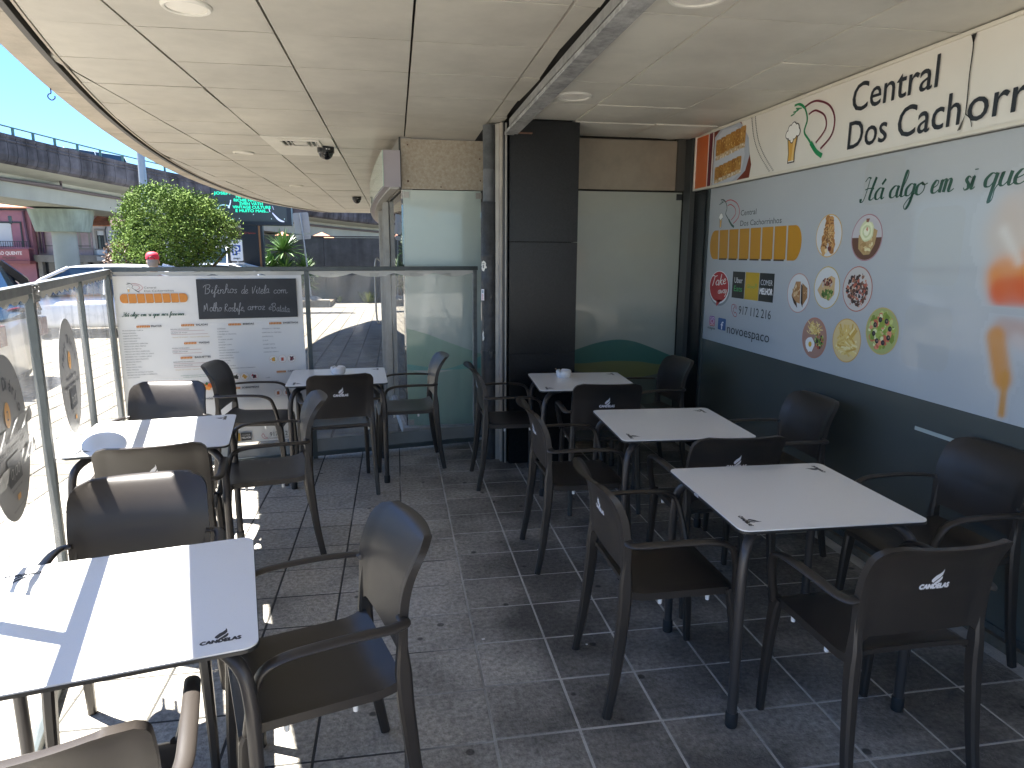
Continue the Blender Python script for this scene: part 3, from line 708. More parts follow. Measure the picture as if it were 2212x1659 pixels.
def dish(P, cx, cy, R, kind, seed):
    rg = random.Random(seed); k00 = P.k
    ringc = {'wrap': 'd8b060', 'cake': 'b0808a', 'sand': 'c8988a', 'kebab': 'd0b45c', 'meat': 'b87060', 'egg': 'c0806a', 'fries': 'd8a860', 'salad': 'c8b070'}[kind]
    P.disc(cx, cy, R, ringc, n=40); P.layer(); P.disc(cx, cy, R*.955, {'egg': 'b08878', 'fries': 'e0c890', 'salad': 'a8b070', 'meat': 'c8c4c0', 'cake': 'c4c0c4'}.get(kind, 'd6d8d8'), n=40); P.layer()
    r = R*.95
    if kind == 'wrap':
        for k in (-1, 1):
            for q in range(26):
                t = q/25; x = cx+k*r*.23+r*.25*(t-.5)*k-.1*r*0; y = cy+r*(.78-1.5*t)
                P.k += .02; blob(P, x+rg.uniform(-.04, .04)*r, y, r*rg.uniform(.16, .26), rg.choice(['b07a40', 'c89458', 'a06a34', 'd0a468', '8a5a30']), rg, 9)
        for q in range(26): P.k += .02; P.line([(cx+rg.uniform(-.5, .5)*r, cy+rg.uniform(-.6, .6)*r), (cx+rg.uniform(-.5, .5)*r, cy+rg.uniform(-.6, .6)*r)], r*.025, rg.choice(['e0c088', '7a4c28']), n=1)
        blob(P, cx+r*.15, cy-r*.62, r*.16, '6a3028', rg); P.k += .02; blob(P, cx-.1*r, cy-r*.72, r*.13, 'ead8b0', rg)
    if kind == 'cake':
        P.poly([(cx+r*cos(t), cy+r*sin(t)) for t in [pi*(1.0+i/20) for i in range(21)]], '6a4838'); P.layer()
        P.poly([(cx-.55*r, cy+.1*r), (cx-.5*r, cy-.5*r), (cx-.1*r, cy-.78*r), (cx+.3*r, cy-.75*r), (cx+.6*r, cy-.3*r), (cx+.7*r, cy+.3*r), (cx+.2*r, cy+.5*r)], 'b89a68'); P.layer()
        scatter(P, cx+.05*r, cy-.25*r, r*.5, 30, ['d8c490', 'c0a070', 'e6dcae', 'a88858'], r*.06, r*.16, rg)
        for k, c in ((.5, 'd6dcb0'), (.42, 'e8ecc8'), (.3, 'cfd8a8'), (.2, 'eef0d4')): P.layer(); blob(P, cx-.02*r, cy+.28*r, r*k, c, rg, 14, .12)
        P.layer(); blob(P, cx, cy+.38*r, r*.1, 'd8a080', rg); P.poly([(cx-.12*r, cy+.85*r), (cx+.12*r, cy+.85*r), (cx+.05*r, cy+.68*r), (cx-.1*r, cy+.7*r)], '8a5a48')
    if kind == 'sand':
        P.poly([(cx-.62*r, cy-.15*r), (cx-.3*r, cy+.6*r), (cx+.15*r, cy+.62*r), (cx+.22*r, cy-.55*r), (cx-.1*r, cy-.5*r)], 'b88c60'); P.poly([(cx+.3*r, cy+.55*r), (cx+.8*r, cy+.3*r), (cx+.85*r, cy-.2*r), (cx+.45*r, cy-.65*r)], 'a87e54'); P.layer()
        P.poly([(cx-.62*r, cy-.15*r), (cx-.1*r, cy-.5*r), (cx+.02*r, cy-.8*r), (cx-.35*r, cy-.55*r)], '4c3828'); P.poly([(cx+.2*r, cy+.5*r), (cx+.34*r, cy+.4*r), (cx+.5*r, cy-.75*r), (cx+.3*r, cy-.5*r)], '3a2c22'); P.layer()
        scatter(P, cx-.18*r, cy+.1*r, r*.42, 22, ['d8b888', 'c09868', 'e0c8a0', 'a87848'], r*.05, r*.15, rg); scatter(P, cx+.62*r, cy+.1*r, r*.22, 10, ['c8a078', '98704c'], r*.04, r*.1, rg)
    if kind == 'kebab':
        P.poly([(cx-.75*r, cy-.15*r), (cx-.4*r, cy+.3*r), (cx+.3*r, cy+.6*r), (cx+.62*r, cy+.5*r), (cx+.65*r, cy-.3*r), (cx+.3*r, cy-.62*r), (cx-.4*r, cy-.5*r)], 'd0b080'); P.layer()
        scatter(P, cx+.05*r, cy-.12*r, r*.55, 46, ['5c7838', '7a9848', '4a6430'], r*.05, r*.12, rg, box=(-r, r, -.5*r, .05*r))
        scatter(P, cx+.05*r, cy+.05*r, r*.55, 46, ['6a4034', '8a5040', '4a2c24', 'c8b8a8', '985048'], r*.04, r*.10, rg, box=(-r, r, 0, .4*r))
    if kind == 'meat':
        scatter(P, cx, cy-.05*r, r*.86, 170, ['4a342c', '6a483a', '3a2a26', 'b8604a', '8c6450', '2c2428', 'c88870', 'd8ccb8', '5a3c30'], r*.05, r*.15, rg, (.5, 1))
    if kind == 'egg':
        scatter(P, cx-.1*r, cy+.5*r, r*.42, 6, ['e0c070'], r*.1, r*.2, rg)
        for q in range(46):
            x, y, a = cx+rg.uniform(-.5, .42)*r, cy+rg.uniform(.15, .72)*r, rg.uniform(0, 3.1); P.k += .02
            P.line([(x, y), (x+.26*r*cos(a), y+.2*r*sin(a))], r*.055, rg.choice(['e6cc80', 'd8b45c', 'f0dc9c']), n=1)
        scatter(P, cx+.45*r, cy-.1*r, r*.45, 60, ['90a848', 'b84c40', '6a8838', '3a2c30', 'c8cc88', 'd07858'], r*.04, r*.12, rg)
        P.layer(); blob(P, cx-.32*r, cy-.38*r, r*.40, 'f4f2ee', rg, 18, .12); P.layer(); P.disc(cx-.3*r, cy-.36*r, r*.14, 'e8b838')
    if kind == 'fries':
        for q in range(90):
            x, y = cx+rg.uniform(-.5, .5)*r, cy+rg.uniform(-.62, .5)*r; a = rg.uniform(.5, 2.6) if y > cy else rg.uniform(-.6, .6); l = r*.34
            if sqrt((x-cx)**2+(y-cy)**2)+l > r*1.05: continue
            P.k += .03; P.line([(x-l*cos(a), y-l*sin(a)), (x+l*cos(a), y+l*sin(a))], r*.1, rg.choice(['e8d088', 'dcbc68', 'f0e0a8', 'd0a850', 'e4c878']), n=1)
    if kind == 'salad':
        scatter(P, cx, cy, r*.95, 120, ['a8b858', '8ca040', 'c4cc80', 'dce0b0', 'c86850', 'e09070', '7a9038', 'd07a5c'], r*.09, r*.24, rg)
        for q in range(8):
            a = 2*pi*q/8+.3; x, y = cx+.52*r*cos(a), cy+.52*r*sin(a); P.k += .5; P.disc(x, y, r*.12, '2c2830', n=14); P.k += .2; P.disc(x+.02*r, y+.01*r, r*.05, '8a7a68' if q % 2 else '5a5058', n=10)
    P.k = k00
def fork_logo(P, x, y, h, ringc, forkc, handle, w=1.0):
    """fork bent into a loop round a half plate; x, y lower left, h height"""
    k = h
    def q(a, b): return (x+a*k*w, y+b*k)
    P.k += .08; P.line([q(.435, .91), q(.62, .95), q(.835, .93), q(1.15, .80), q(1.325, .57), q(1.285, .31), q(1.0, .124)], k*.035, ringc)
    P.k += .08; P.line([q(.57, .76), q(.69, .79), q(.815, .776), q(1.05, .647), q(1.10, .44), q(.85, .244)], k*.032, ringc)
    P.layer()
    P.k += .08; P.line([q(.10, 1.0), q(.28, .99), q(.444, .88), q(.54, .68), q(.474, .494), q(.62, .34), q(.82, .16)], k*.038, forkc)
    P.k += .08; P.line([q(.70, .27), q(.88, .10), q(1.06, .003)], k*.08, handle)
    for i in range(4): P.k += .08; P.line([q(.0+.075*i, .84+.05*i), q(.12+.07*i, .86+.03*i), q(.22+.06*i, .93-.01*i)], k*.022, forkc)
def beer(P, x, y, h, w=1.0):
    k = h
    def q(a, b): return (x+a*k*w, y+b*k)
    P.k += .08; P.poly([q(.06, .0), q(.38, .0), q(.37, .25), q(.46, .66), q(-.02, .66), q(.07, .25)], '33363c'); P.layer()
    P.k += .08; P.poly([q(.09, .04), q(.35, .04), q(.34, .25), q(.42, .64), q(.02, .64), q(.10, .25)], 'd8a850'); P.layer()
    P.k += .08; P.poly([q(.24, .06), q(.33, .06), q(.32, .25), q(.38, .6), q(.28, .6)], 'e8c888'); P.rect(*q(.1, .03), *q(.34, .055), 'f4f4f0'); P.layer()
    for a, b, r in ((.0, .72, .10), (.10, .83, .11), (.24, .87, .12), (.38, .82, .11), (.45, .72, .1), (.12, .66, .1), (.3, .68, .11), (.2, .56, .07)): P.k += .06; P.disc(*q(a, b), r*k+.012*k, '33363c', n=14)
    P.layer()
    for a, b, r in ((.0, .72, .10), (.10, .83, .11), (.24, .87, .12), (.38, .82, .11), (.45, .72, .1), (.12, .66, .1), (.3, .68, .11), (.2, .56, .07), (.22, .74, .16)): P.k += .06; P.disc(*q(a, b), r*k-.012*k, 'f2f2ee', n=14)
def bread(P, x0, x1, y0, y1, col='c8902c', shade='4c3a28', gap=.055):
    """sliced hot dog roll: eight slices with rounded ends"""
    n = 8; w = (x1-x0)/n; h = y1-y0; r = h/2
    if shade: 
        for i in range(n):
            a, b = x0+w*i+(0 if i == 0 else gap*w), x0+w*(i+1)-(0 if i == n-1 else gap*w)
            if 0 < i < n-1: P.rect(a, y0-h*.02, b-.1*w, y0+h*.2, shade)
        P.layer()
    for i in range(n):
        a, b = x0+w*i+(0 if i == 0 else gap*w), x0+w*(i+1)-(0 if i == n-1 else gap*w)
        if i == 0: P.poly([(a+r*.72-r*.72*cos(t), y0+r+r*sin(t)) for t in [-pi/2+pi*k/16 for k in range(17)]]+[(b-.08*w, y1), (b, y0)], col)
        elif i == n-1: P.poly([(a-.08*w, y1), (a, y0)]+[(b-r*.72+r*.72*cos(t), y0+r+r*sin(t)) for t in [-pi/2+pi*k/16 for k in range(17)]], col)
        else: P.poly([(a, y0+h*.03), (b, y0+h*.03), (b-.08*w, y1), (a-.08*w, y1)], col)
# ---- the long shop sign
sign = empty('shop_sign', (0, 0, 0), label='long white shop sign above the right window reading Central Dos Cachorrinhos', cat='sign')
SX = 2.452
M_signw = mat('sign_face_white', (.80, .77, .70), .4, noise=(2, .04))
obj('box', G().box(SX+.006, 2.60, -5.5, 5.525, 2.16, 2.572), mat('sign_box_side', (.5, .48, .44), .5), sign)
obj('face', G().box(SX+.001, SX+.005, -5.5, 5.518, 2.165, 2.565), M_signw, sign)
fr = G().box(SX-.010, SX+.02, -5.5, 5.53, 2.148, 2.164).box(SX-.010, SX+.02, -5.5, 5.53, 2.5655, 2.582).box(SX-.010, SX+.02, 5.518, 5.53, 2.1641, 2.5654)
obj('frame', fr, mat('cream_frame', (.74, .70, .60), .4), sign)
P = Print((SX, 0, 0), (0, -1, 0), (0, 0, 1), .0002)
P.rect(-5.512, 2.166, -5.30, 2.563, 'd9703a'); P.rect(-5.285, 2.166, -5.225, 2.563, '6a2230')
P.poly([(-5.205, 2.166), (-4.62, 2.166), (-4.60, 2.25), (-4.66, 2.40), (-4.73, 2.50), (-4.78, 2.563), (-5.205, 2.563)], '7a3826'); P.layer()
P.poly([(-5.20, 2.166), (-4.80, 2.166), (-4.68, 2.22), (-4.63, 2.32), (-4.66, 2.44), (-4.76, 2.54), (-4.80, 2.563), (-5.10, 2.563), (-5.19, 2.52)], 'b4bcc8'); P.layer()
P.poly([(-5.18, 2.166), (-4.88, 2.166), (-4.74, 2.22), (-4.70, 2.33), (-4.74, 2.45), (-4.84, 2.54), (-5.06, 2.555), (-5.17, 2.5)], 'c6ccd6'); P.layer()
rg = random.Random(2)
for (xa, ya, xb, yb, hh) in ((-5.12, 2.42, -4.74, 2.455, .075), (-5.12, 2.235, -4.78, 2.27, .06)):
    for i in range(6):
        t = i/5; x = xa+(xb-xa)*t; y = ya+(yb-ya)*t
        P.k += .1; P.rect(x-.04, y-hh, x+.036, y+hh*.1, 'c8b08c', .008)
        P.k += .1; P.rect(x-.04, y-hh*.55, x+.036, y+hh, ['b4823c', 'a87430', 'bc8c48'][i % 3], .012)
        for q in range(14): P.k += .01; blob(P, x+rg.uniform(-.03, .028), y+rg.uniform(-hh*.4, hh*.85), rg.uniform(.004, .010), rg.choice(['d8b470', '8c5c28', 'c89850', '9a6a30']), rg, 6)
        for q in range(4): P.k += .01; blob(P, x+rg.uniform(-.03, .028), y-hh*rg.uniform(.6, .95), rg.uniform(.006, .012), rg.choice(['ece4d4', 'd8c8ac', 'a89070']), rg, 6)
P.layer()
for i in range(34):         # dotted lines beside the picture
    z = 2.56-.0115*i; c = -4.655+.10*sin((2.56-z)*9-.3)+.02
    c = -4.63 + .29*(((2.56-z)/.39)**1.0) - .06*sin(pi*(2.56-z)/.39)
    P.disc(c, z, .0048, '2e2e33', n=8); P.disc(c+.048, z, .0048, '2e2e33', n=8)
fork_logo(P, -4.14, 2.20, .34, '6c2436', '1f8a55', '1f8a55', w=1.0)
beer(P, -4.155, 2.20, .245, w=1.0)
DK = '23282f'
P.text('Central', -3.541, 2.392, DK, w=.603, h=.140, bold=.0012)
P.text('Dos', -3.549, 2.203, DK, w=.304, h=.140, bold=.0012)
P.text('Cach', -3.169, 2.203, DK, w=.385, h=.140, bold=.0012); P.text('orrinhos', -2.744, 2.203, DK, w=.292, ref='orr', h=.140, bold=.0012)
P.layer()
P.line([(-2.762, 2.562), (-2.756, 2.5), (-2.758, 2.40), (-2.754, 2.3), (-2.753, 2.237)], .006, '1c1a18', n=3)
P.poly([(-2.753, 2.24), (-2.79, 2.175), (-2.772, 2.178)], '5a564e'); P.line([(-2.752, 2.238), (-2.725, 2.215), (-2.712, 2.18)], .004, '1c1a18', n=2)
P.poly([(-2.775, 2.563), (-2.745, 2.563), (-2.757, 2.52)], '2a2826')
P.build('lettering', ink_mat('sign_ink', .4), sign)
# ---- print on the window film
P = Print((2.5003, 0, 0), (0, -1, 0), (0, 0, 1), .00009)
for x0, x1, z0, z1 in ((-3.45, -3.15, 1.90, 2.13), (-3.02, -2.74, 1.50, 1.86), (-3.04, -2.74, 1.10, 1.40)):   # faint blurry reflections painted onto the film as grey rounded squares
    P.rect(x0, z0, x1, z1, (.46, .48, .485), .05)
P.layer()
fork_logo(P, -5.150, 1.838, .213, 'b23a48', '33463f', '2c5044', w=1.17)
beer(P, -5.128, 1.838, .115, w=.85)
P.text('Central', -4.793, 1.916, '2b3034', w=.222, h=.038); P.text('Dos Cachorrinhos', -4.79, 1.842, '2b3034', x1=-4.238, h=.038)
bread(P, -5.268, -3.990, 1.60, 1.822, 'c48c26')
# take away balloon
P.disc(-5.06, 1.37, .18, '8a8f92', .132); P.k += .5; P.disc(-5.068, 1.383, .168, 'f0f0f0', .128); P.layer(); P.disc(-5.07, 1.387, .158, 'b52b30', .118); P.poly([(-5.10, 1.28), (-5.0, 1.29), (-5.095, 1.232)], 'b52b30')
P.layer(); handwrite(P, 'Take', -5.205, -4.955, 1.39, .038, 'f4efe8', .008, cal=(.006, .012), slant=.25, y1=1.42); handwrite(P, 'away', -5.08, -4.935, 1.335, .027, 'f4efe8', .006, cal=(.004, .008), slant=.25, y1=1.35)
for x0, x1, c in ((-4.852, -4.668, '232726'), (-4.658, -4.466, 'c9a62e'), (-4.460, -4.270, '232726')): P.rect(x0, 1.318, x1, 1.512, c)
P.layer()
P.text('Uber', -4.822, 1.43, 'e8e8e8', x1=-4.70, h=.040); P.text('Eats', -4.822, 1.368, '3fae62', x1=-4.70, h=.040)
P.text('Glovo', -4.63, 1.40, '5fa860', x1=-4.52, h=.026); P.ring(-4.505, 1.425, .006, .010, '5fa860', 14); P.line([(-4.505, 1.415), (-4.510, 1.405)], .004, '5fa860', n=1)
P.text('COMER', -4.442, 1.43, 'dcdcdc', x1=-4.288, h=.036); P.text('MELHOR', -4.448, 1.368, 'ececec', x1=-4.282, h=.040, bold=.0025)
# telephone
P.layer()
ph = [(-4.835, 1.262), (-4.80, 1.270), (-4.795, 1.245), (-4.812, 1.238), (-4.80, 1.215), (-4.785, 1.205), (-4.775, 1.212), (-4.752, 1.195), (-4.765, 1.18), (-4.795, 1.182), (-4.83, 1.215), (-4.84, 1.245), (-4.835, 1.262)]
P.line(ph, .005, 'b23a48', n=3)
for r in (.02, .033): P.ring(-4.795, 1.235, r, r+.004, 'b23a48', 10, 0, 75)
P.text('917 112 216', -4.727, 1.204, '2b2f33', x1=-4.280, h=.060)
# two social network marks, name below
P.rect(-5.198, 1.07, -5.100, 1.150, '8a4aa0', .018); P.k += .3; P.rect(-5.198, 1.07, -5.100, 1.108, 'c85a58', .018); P.k += .3; P.rect(-5.198, 1.088, -5.100, 1.118, 'b04a80'); P.layer()
P.ring(-5.149, 1.110, .017, .024, 'f0e8ee', 20, e=.9); P.disc(-5.122, 1.135, .004, 'f0e8ee')
for a, b, c, d in ((-5.186, 1.138, -5.112, 1.142), (-5.186, 1.078, -5.112, 1.082), (-5.186, 1.08, -5.181, 1.14), (-5.117, 1.08, -5.112, 1.14)): P.rect(a, b, c, d, 'f0e8ee')
handwrite(P, 'instagram', -5.225, -5.09, 1.046, .011, '2c4a40', .003, cal=(.002, .004))
P.rect(-5.045, 1.056, -4.915, 1.148, '365f96', .010); P.layer(); P.text('f', -4.995, 1.062, 'e8eef4', w=.040, h=.058, bold=.002)
P.text('novoespaco', -4.888, 1.045, '2b2f33', x1=-4.278, h=.070)
for (y, z, k, sd_) in ((3.718, 1.747, 'wrap', 1), (3.385, 1.730, 'cake', 2), (3.978, 1.40, 'sand', 3), (3.693, 1.448, 'kebab', 4), (3.42, 1.454, 'meat', 5), (3.772, 1.141, 'egg', 6), (3.469, 1.163, 'fries', 7), (3.192, 1.247, 'salad', 8)):
    dish(P, -y, z, .124, k, sd_)
# large blurred iced drink picture at the right end
P.layer()
FILM = (.495, .525, .545)
def seg(px, py, ax, ay, bx, by):
    dx, dy = bx-ax, by-ay; t = max(0, min(1, ((px-ax)*dx+(py-ay)*dy)/(dx*dx+dy*dy))); return sqrt((px-ax-t*dx)**2+(py-ay-t*dy)**2)
STROKES = [  # centre line, radius, softness, colour
    (-2.45, 1.75, -1.7, 1.98, .16, .07, (.60, .50, .42)), (-2.50, 1.55, -1.7, 1.75, .085, .04, (.78, .27, .04)), (-2.50, 1.49, -1.7, 1.55, .06, .03, (.72, .12, .025)),
    (-2.53, 1.74, -2.44, 1.62, .02, .03, (.72, .68, .62)), (-2.40, 1.72, -1.9, 1.86, .035, .04, (.68, .58, .48)),
    (-2.47, 1.34, -2.12, 1.32, .045, .03, (.50, .36, .32)), (-2.40, 1.30, -2.1, 1.22, .03, .03, (.58, .52, .50)), (-2.50, 1.30, -2.44, 1.13, .045, .022, (.66, .27, .03)), (-2.43, 1.15, -2.42, .985, .018, .012, (.62, .28, .04))]
def picture(x, y):
    c = FILM; W = 0
    if y > 1.425 or y < 1.395:
        for k, (ax, ay, bx, by, r, sft, col) in enumerate(STROKES):
            if (k < 5) != (y > 1.41): continue
            w = 1/(1+exp((seg(x, y, ax, ay, bx, by)-r)/sft*3.2)); w *= .92+.07*sin(x*37+y*21+k)
            c = tuple(a_+(b_-a_)*w for a_, b_ in zip(c, col)); W = max(W, w)
    return W, c
P.field(-2.70, 1.4101, -1.5, 2.148, 80, 52, picture); P.field(-2.70, .952, -1.5, 1.41, 80, 40, picture)
P.layer()
for wd, a_, b_ in (('Há', -3.46, -3.285), ('algo', -3.245, -3.0), ('em', -2.965, -2.83), ('si', -2.775, -2.712), ('que', -2.665, -2.46), ('nos', -2.40, -2.22), ('fascina', -2.15, -1.75)):
    handwrite(P, wd, a_, b_, 1.925, .056, '24503f', .01, cal=(.005, .019), slant=.20)
P.build('film_print', INKF, film)
# ================================================================== CLEAR VINYL SCREENS
M_post = mat('screen_post', (.085, .10, .10), .42, metal=.25, noise=(12, .25))
M_postl = mat('screen_post_pale', (.26, .27, .265), .4, metal=.5, noise=(18, .3))
def vinyl_mat():
    M = bpy.data.materials.new('clear_vinyl'); M.use_nodes = True; N = M.node_tree.nodes; L = M.node_tree.links
    for n in list(N): N.remove(n)
    out = N.new('ShaderNodeOutputMaterial'); tr = N.new('ShaderNodeBsdfTransparent'); tr.inputs[0].default_value = (.97, .975, .96, 1)
    df = N.new('ShaderNodeBsdfDiffuse'); df.inputs[0].default_value = (.8, .79, .74, 1)
    tl = N.new('ShaderNodeBsdfTranslucent'); tl.inputs[0].default_value = (.85, .84, .8, 1)
    gl = N.new('ShaderNodeBsdfGlossy'); gl.inputs['Roughness'].default_value = .12; gl.inputs[0].default_value = (.9, .9, .9, 1)
    m1 = N.new('ShaderNodeMixShader'); m1.inputs[0].default_value = .5; L.new(df.outputs[0], m1.inputs[1]); L.new(tl.outputs[0], m1.inputs[2])
    geo = N.new('ShaderNodeNewGeometry'); mp = N.new('ShaderNodeMapping'); mp.inputs['Scale'].default_value = (3, 3, .8); L.new(geo.outputs['Position'], mp.inputs['Vector'])
    t = N.new('ShaderNodeTexNoise'); t.inputs['Scale'].default_value = 2.2; t.inputs['Detail'].default_value = 6; L.new(mp.outputs[0], t.inputs['Vector'])
    mr = N.new('ShaderNodeMapRange'); mr.inputs['From Min'].default_value = .35; mr.inputs['From Max'].default_value = .7; mr.inputs['To Min'].default_value = .06; mr.inputs['To Max'].default_value = .18
    L.new(t.outputs['Fac'], mr.inputs['Value'])
    m2 = N.new('ShaderNodeMixShader'); L.new(mr.outputs[0], m2.inputs[0]); L.new(tr.outputs[0], m2.inputs[1]); L.new(m1.outputs[0], m2.inputs[2])
    m3 = N.new('ShaderNodeMixShader'); dt = N.new('ShaderNodeVectorMath'); dt.operation = 'DOT_PRODUCT'; L.new(geo.outputs['Incoming'], dt.inputs[0]); L.new(geo.outputs['Normal'], dt.inputs[1])
    ab = N.new('ShaderNodeMath'); ab.operation = 'ABSOLUTE'; L.new(dt.outputs['Value'], ab.inputs[0]); iv = N.new('ShaderNodeMath'); iv.operation = 'SUBTRACT'; iv.inputs[0].default_value = 1; L.new(ab.outputs[0], iv.inputs[1])
    pw = N.new('ShaderNodeMath'); pw.operation = 'POWER'; L.new(iv.outputs[0], pw.inputs[0]); pw.inputs[1].default_value = 5
    fr_ = N.new('ShaderNodeMath'); fr_.operation = 'MULTIPLY_ADD'; L.new(pw.outputs[0], fr_.inputs[0]); fr_.inputs[1].default_value = .45; fr_.inputs[2].default_value = .05
    L.new(fr_.outputs[0], m3.inputs[0]); L.new(m2.outputs[0], m3.inputs[1]); L.new(gl.outputs[0], m3.inputs[2]); L.new(m3.outputs[0], out.inputs[0])
    MATS['clear_vinyl'] = M; return M
M_vinyl = vinyl_mat()
M_hem = mat('white_hem', (.62, .60, .54), .6, noise=(5, .12))
M_tarp = mat('grey_tarp', (.30, .31, .30), .6, noise=(4, .15))
A0 = Vector((-2.0, 5.26, 0)); UB = Vector((.983, .186, 0)).normalized(); NB = UB.cross(Vector((0, 0, 1)))   # back screen, NB faces the tables
UL = Vector((.2496, -.968, 0)).normalized(); NL = Vector((.968, .2496, 0)).normalized()
def frameM(U, N, O=A0):
    """matrix with local x along U, y along -N (away from the tables), z up"""
    return Matrix(((U.x, -N.x, 0, O.x), (U.y, -N.y, 0, O.y), (0, 0, 1, 0), (0, 0, 0, 1)))
MBk, MLf = frameM(UB, NB), frameM(UL, NL)
def vsheet(M, s0, s1, z0, z1, seed, amp=.006, scal=.03, pitch=.31, ny=0):
    rg_ = random.Random(seed); ph_ = [rg_.uniform(0, 6) for _ in range(4)]
    def f(u, v):
        s_ = s0+(s1-s0)*u; zt = z1-scal*(1-abs(sin(pi*(s_-s0)/pitch)))*1.0 if scal else z1
        z = z0+(zt-z0)*v
        return M @ Vector((s_, ny+amp*(sin(s_*9+ph_[0]+z*2)+.6*sin(s_*23+ph_[1]-z*4)+.5*sin(z*11+ph_[2]+s_*3)), z))
    return G().grid(f, 40, 24)
back = empty('clear_screen', (0, 0, 0), label='clear vinyl wind screen across the far end carrying the menu banner', cat='wind screen')
for s_, z1 in ((.0, 1.525), (1.342, 1.515), (2.695, 1.515)):
    obj('post', G().box(s_-.017, s_+.017, -.017, .017, 0, z1-.018, .003, M=MBk), M_post if s_ < 2 else M_postl, back)
obj('top_rail', G().box(-.018, 2.72, -.018, .018, 1.498, 1.530, .003, M=MBk), M_post, back)
obj('bottom_rail', G().box(.018, 2.676, -.015, .015, .02, .055, .003, M=MBk), M_post, back)
for s0, s1, q in ((.02, 1.325, 1), (1.36, 2.678, 2)):
    obj('vinyl_sheet', vsheet(MBk, s0, s1, .15, 1.478, q, .005, .022, .33), M_vinyl, back, 60)
    def hem(u, v, s0=s0, s1=s1):
        s_ = s0+(s1-s0)*u; d = abs(sin(pi*(s_-s0)/.33)); zb = 1.478-.030*d
        return MBk @ Vector((s_, -.003-.004*sin(s_*19), zb+(1.496-zb)*v))
    obj('hem', G().grid(hem, 60, 2), M_hem, back, 60)
    def skirt(u, v, s0=s0, s1=s1):
        s_ = s0+(s1-s0)*u
        return MBk @ Vector((s_, .004*sin(s_*31+3*v)+.006*sin(s_*13), .056+(.16-.056)*v))
    obj('skirt', G().grid(skirt, 80, 4), M_tarp, back, 60)
left = empty('side_screen', (0, 0, 0), label='clear vinyl wind screen along the pavement side with round menu stickers', cat='wind screen')
for s_ in (1.25, 2.417, 3.62, 4.8):
    w = .02 if s_ != 1.25 else .014
    obj('post', G().box(s_-w, s_+w, -.016, .016, 0, 1.478, .003, M=MLf), M_post, left)
obj('corner_post', G().box(.035, .07, -.018, .018, 0, 1.478, .003, M=MLf), M_post, left)
for a, b in ((.02, 2.395), (2.44, 4.85)): obj('top_rail', G().box(a, b, -.02, .02, 1.480, 1.515, .003, M=MLf), M_postl, left)
obj('bottom_rail', G().box(.03, 4.85, -.018, .018, .01, .05, .003, M=MLf), M_post, left)
for s_, s2 in ((2.36, 2.47), (-.03, .05)):
    g = G().box(s_, s2, -.024, -.0205, 1.445, 1.512, .001, M=MLf)
    for a in (.2, .8):
        for b in (1.458, 1.499): g.tube([MLf @ Vector((s_+(s2-s_)*a, -.024, b)), MLf @ Vector((s_+(s2-s_)*a, -.029, b))], .004, 8)
    g.tube([MLf @ Vector((s_+(s2-s_)*.55, -.024, 1.48)), MLf @ Vector((s_+(s2-s_)*.55, -.036, 1.48))], .009, 10)
    obj('hinge_plate', g, M_galv, left)
for s0, s1, q in ((.075, 1.234, 5), (1.266, 2.395, 6), (2.44, 3.60, 7), (3.64, 4.78, 8)):
    obj('vinyl_sheet', vsheet(MLf, s0, s1, .05, 1.462, q, .006, .016, .14), M_vinyl, left, 60)
    def hem2(u, v, s0=s0, s1=s1):
        s_ = s0+(s1-s0)*u; zb = 1.462-.016*abs(sin(pi*(s_-s0)/.14))
        return MLf @ Vector((s_, -.002, zb+(1.479-zb)*v))
    obj('hem', G().grid(hem2, 60, 1), M_hem, left, 60)
# crumpled packing tape across the near sticker
def tape(u, v): return MLf @ Vector((2.70+.75*u, -.016-.0025*sin(u*34+v*4)-.003*sin(u*13), 1.05+.045*v-.02*u+.002*sin(u*11)))
M_tape = mat('packing_tape', (.60, .60, .58), .15, spec=.8)
obj('tape', G().grid(tape, 40, 5), M_tape, left, 40)
obj('tape', G().grid(lambda u, v: tape(u, v)-Vector((0, 0, .115)), 40, 5), M_tape, left, 40)
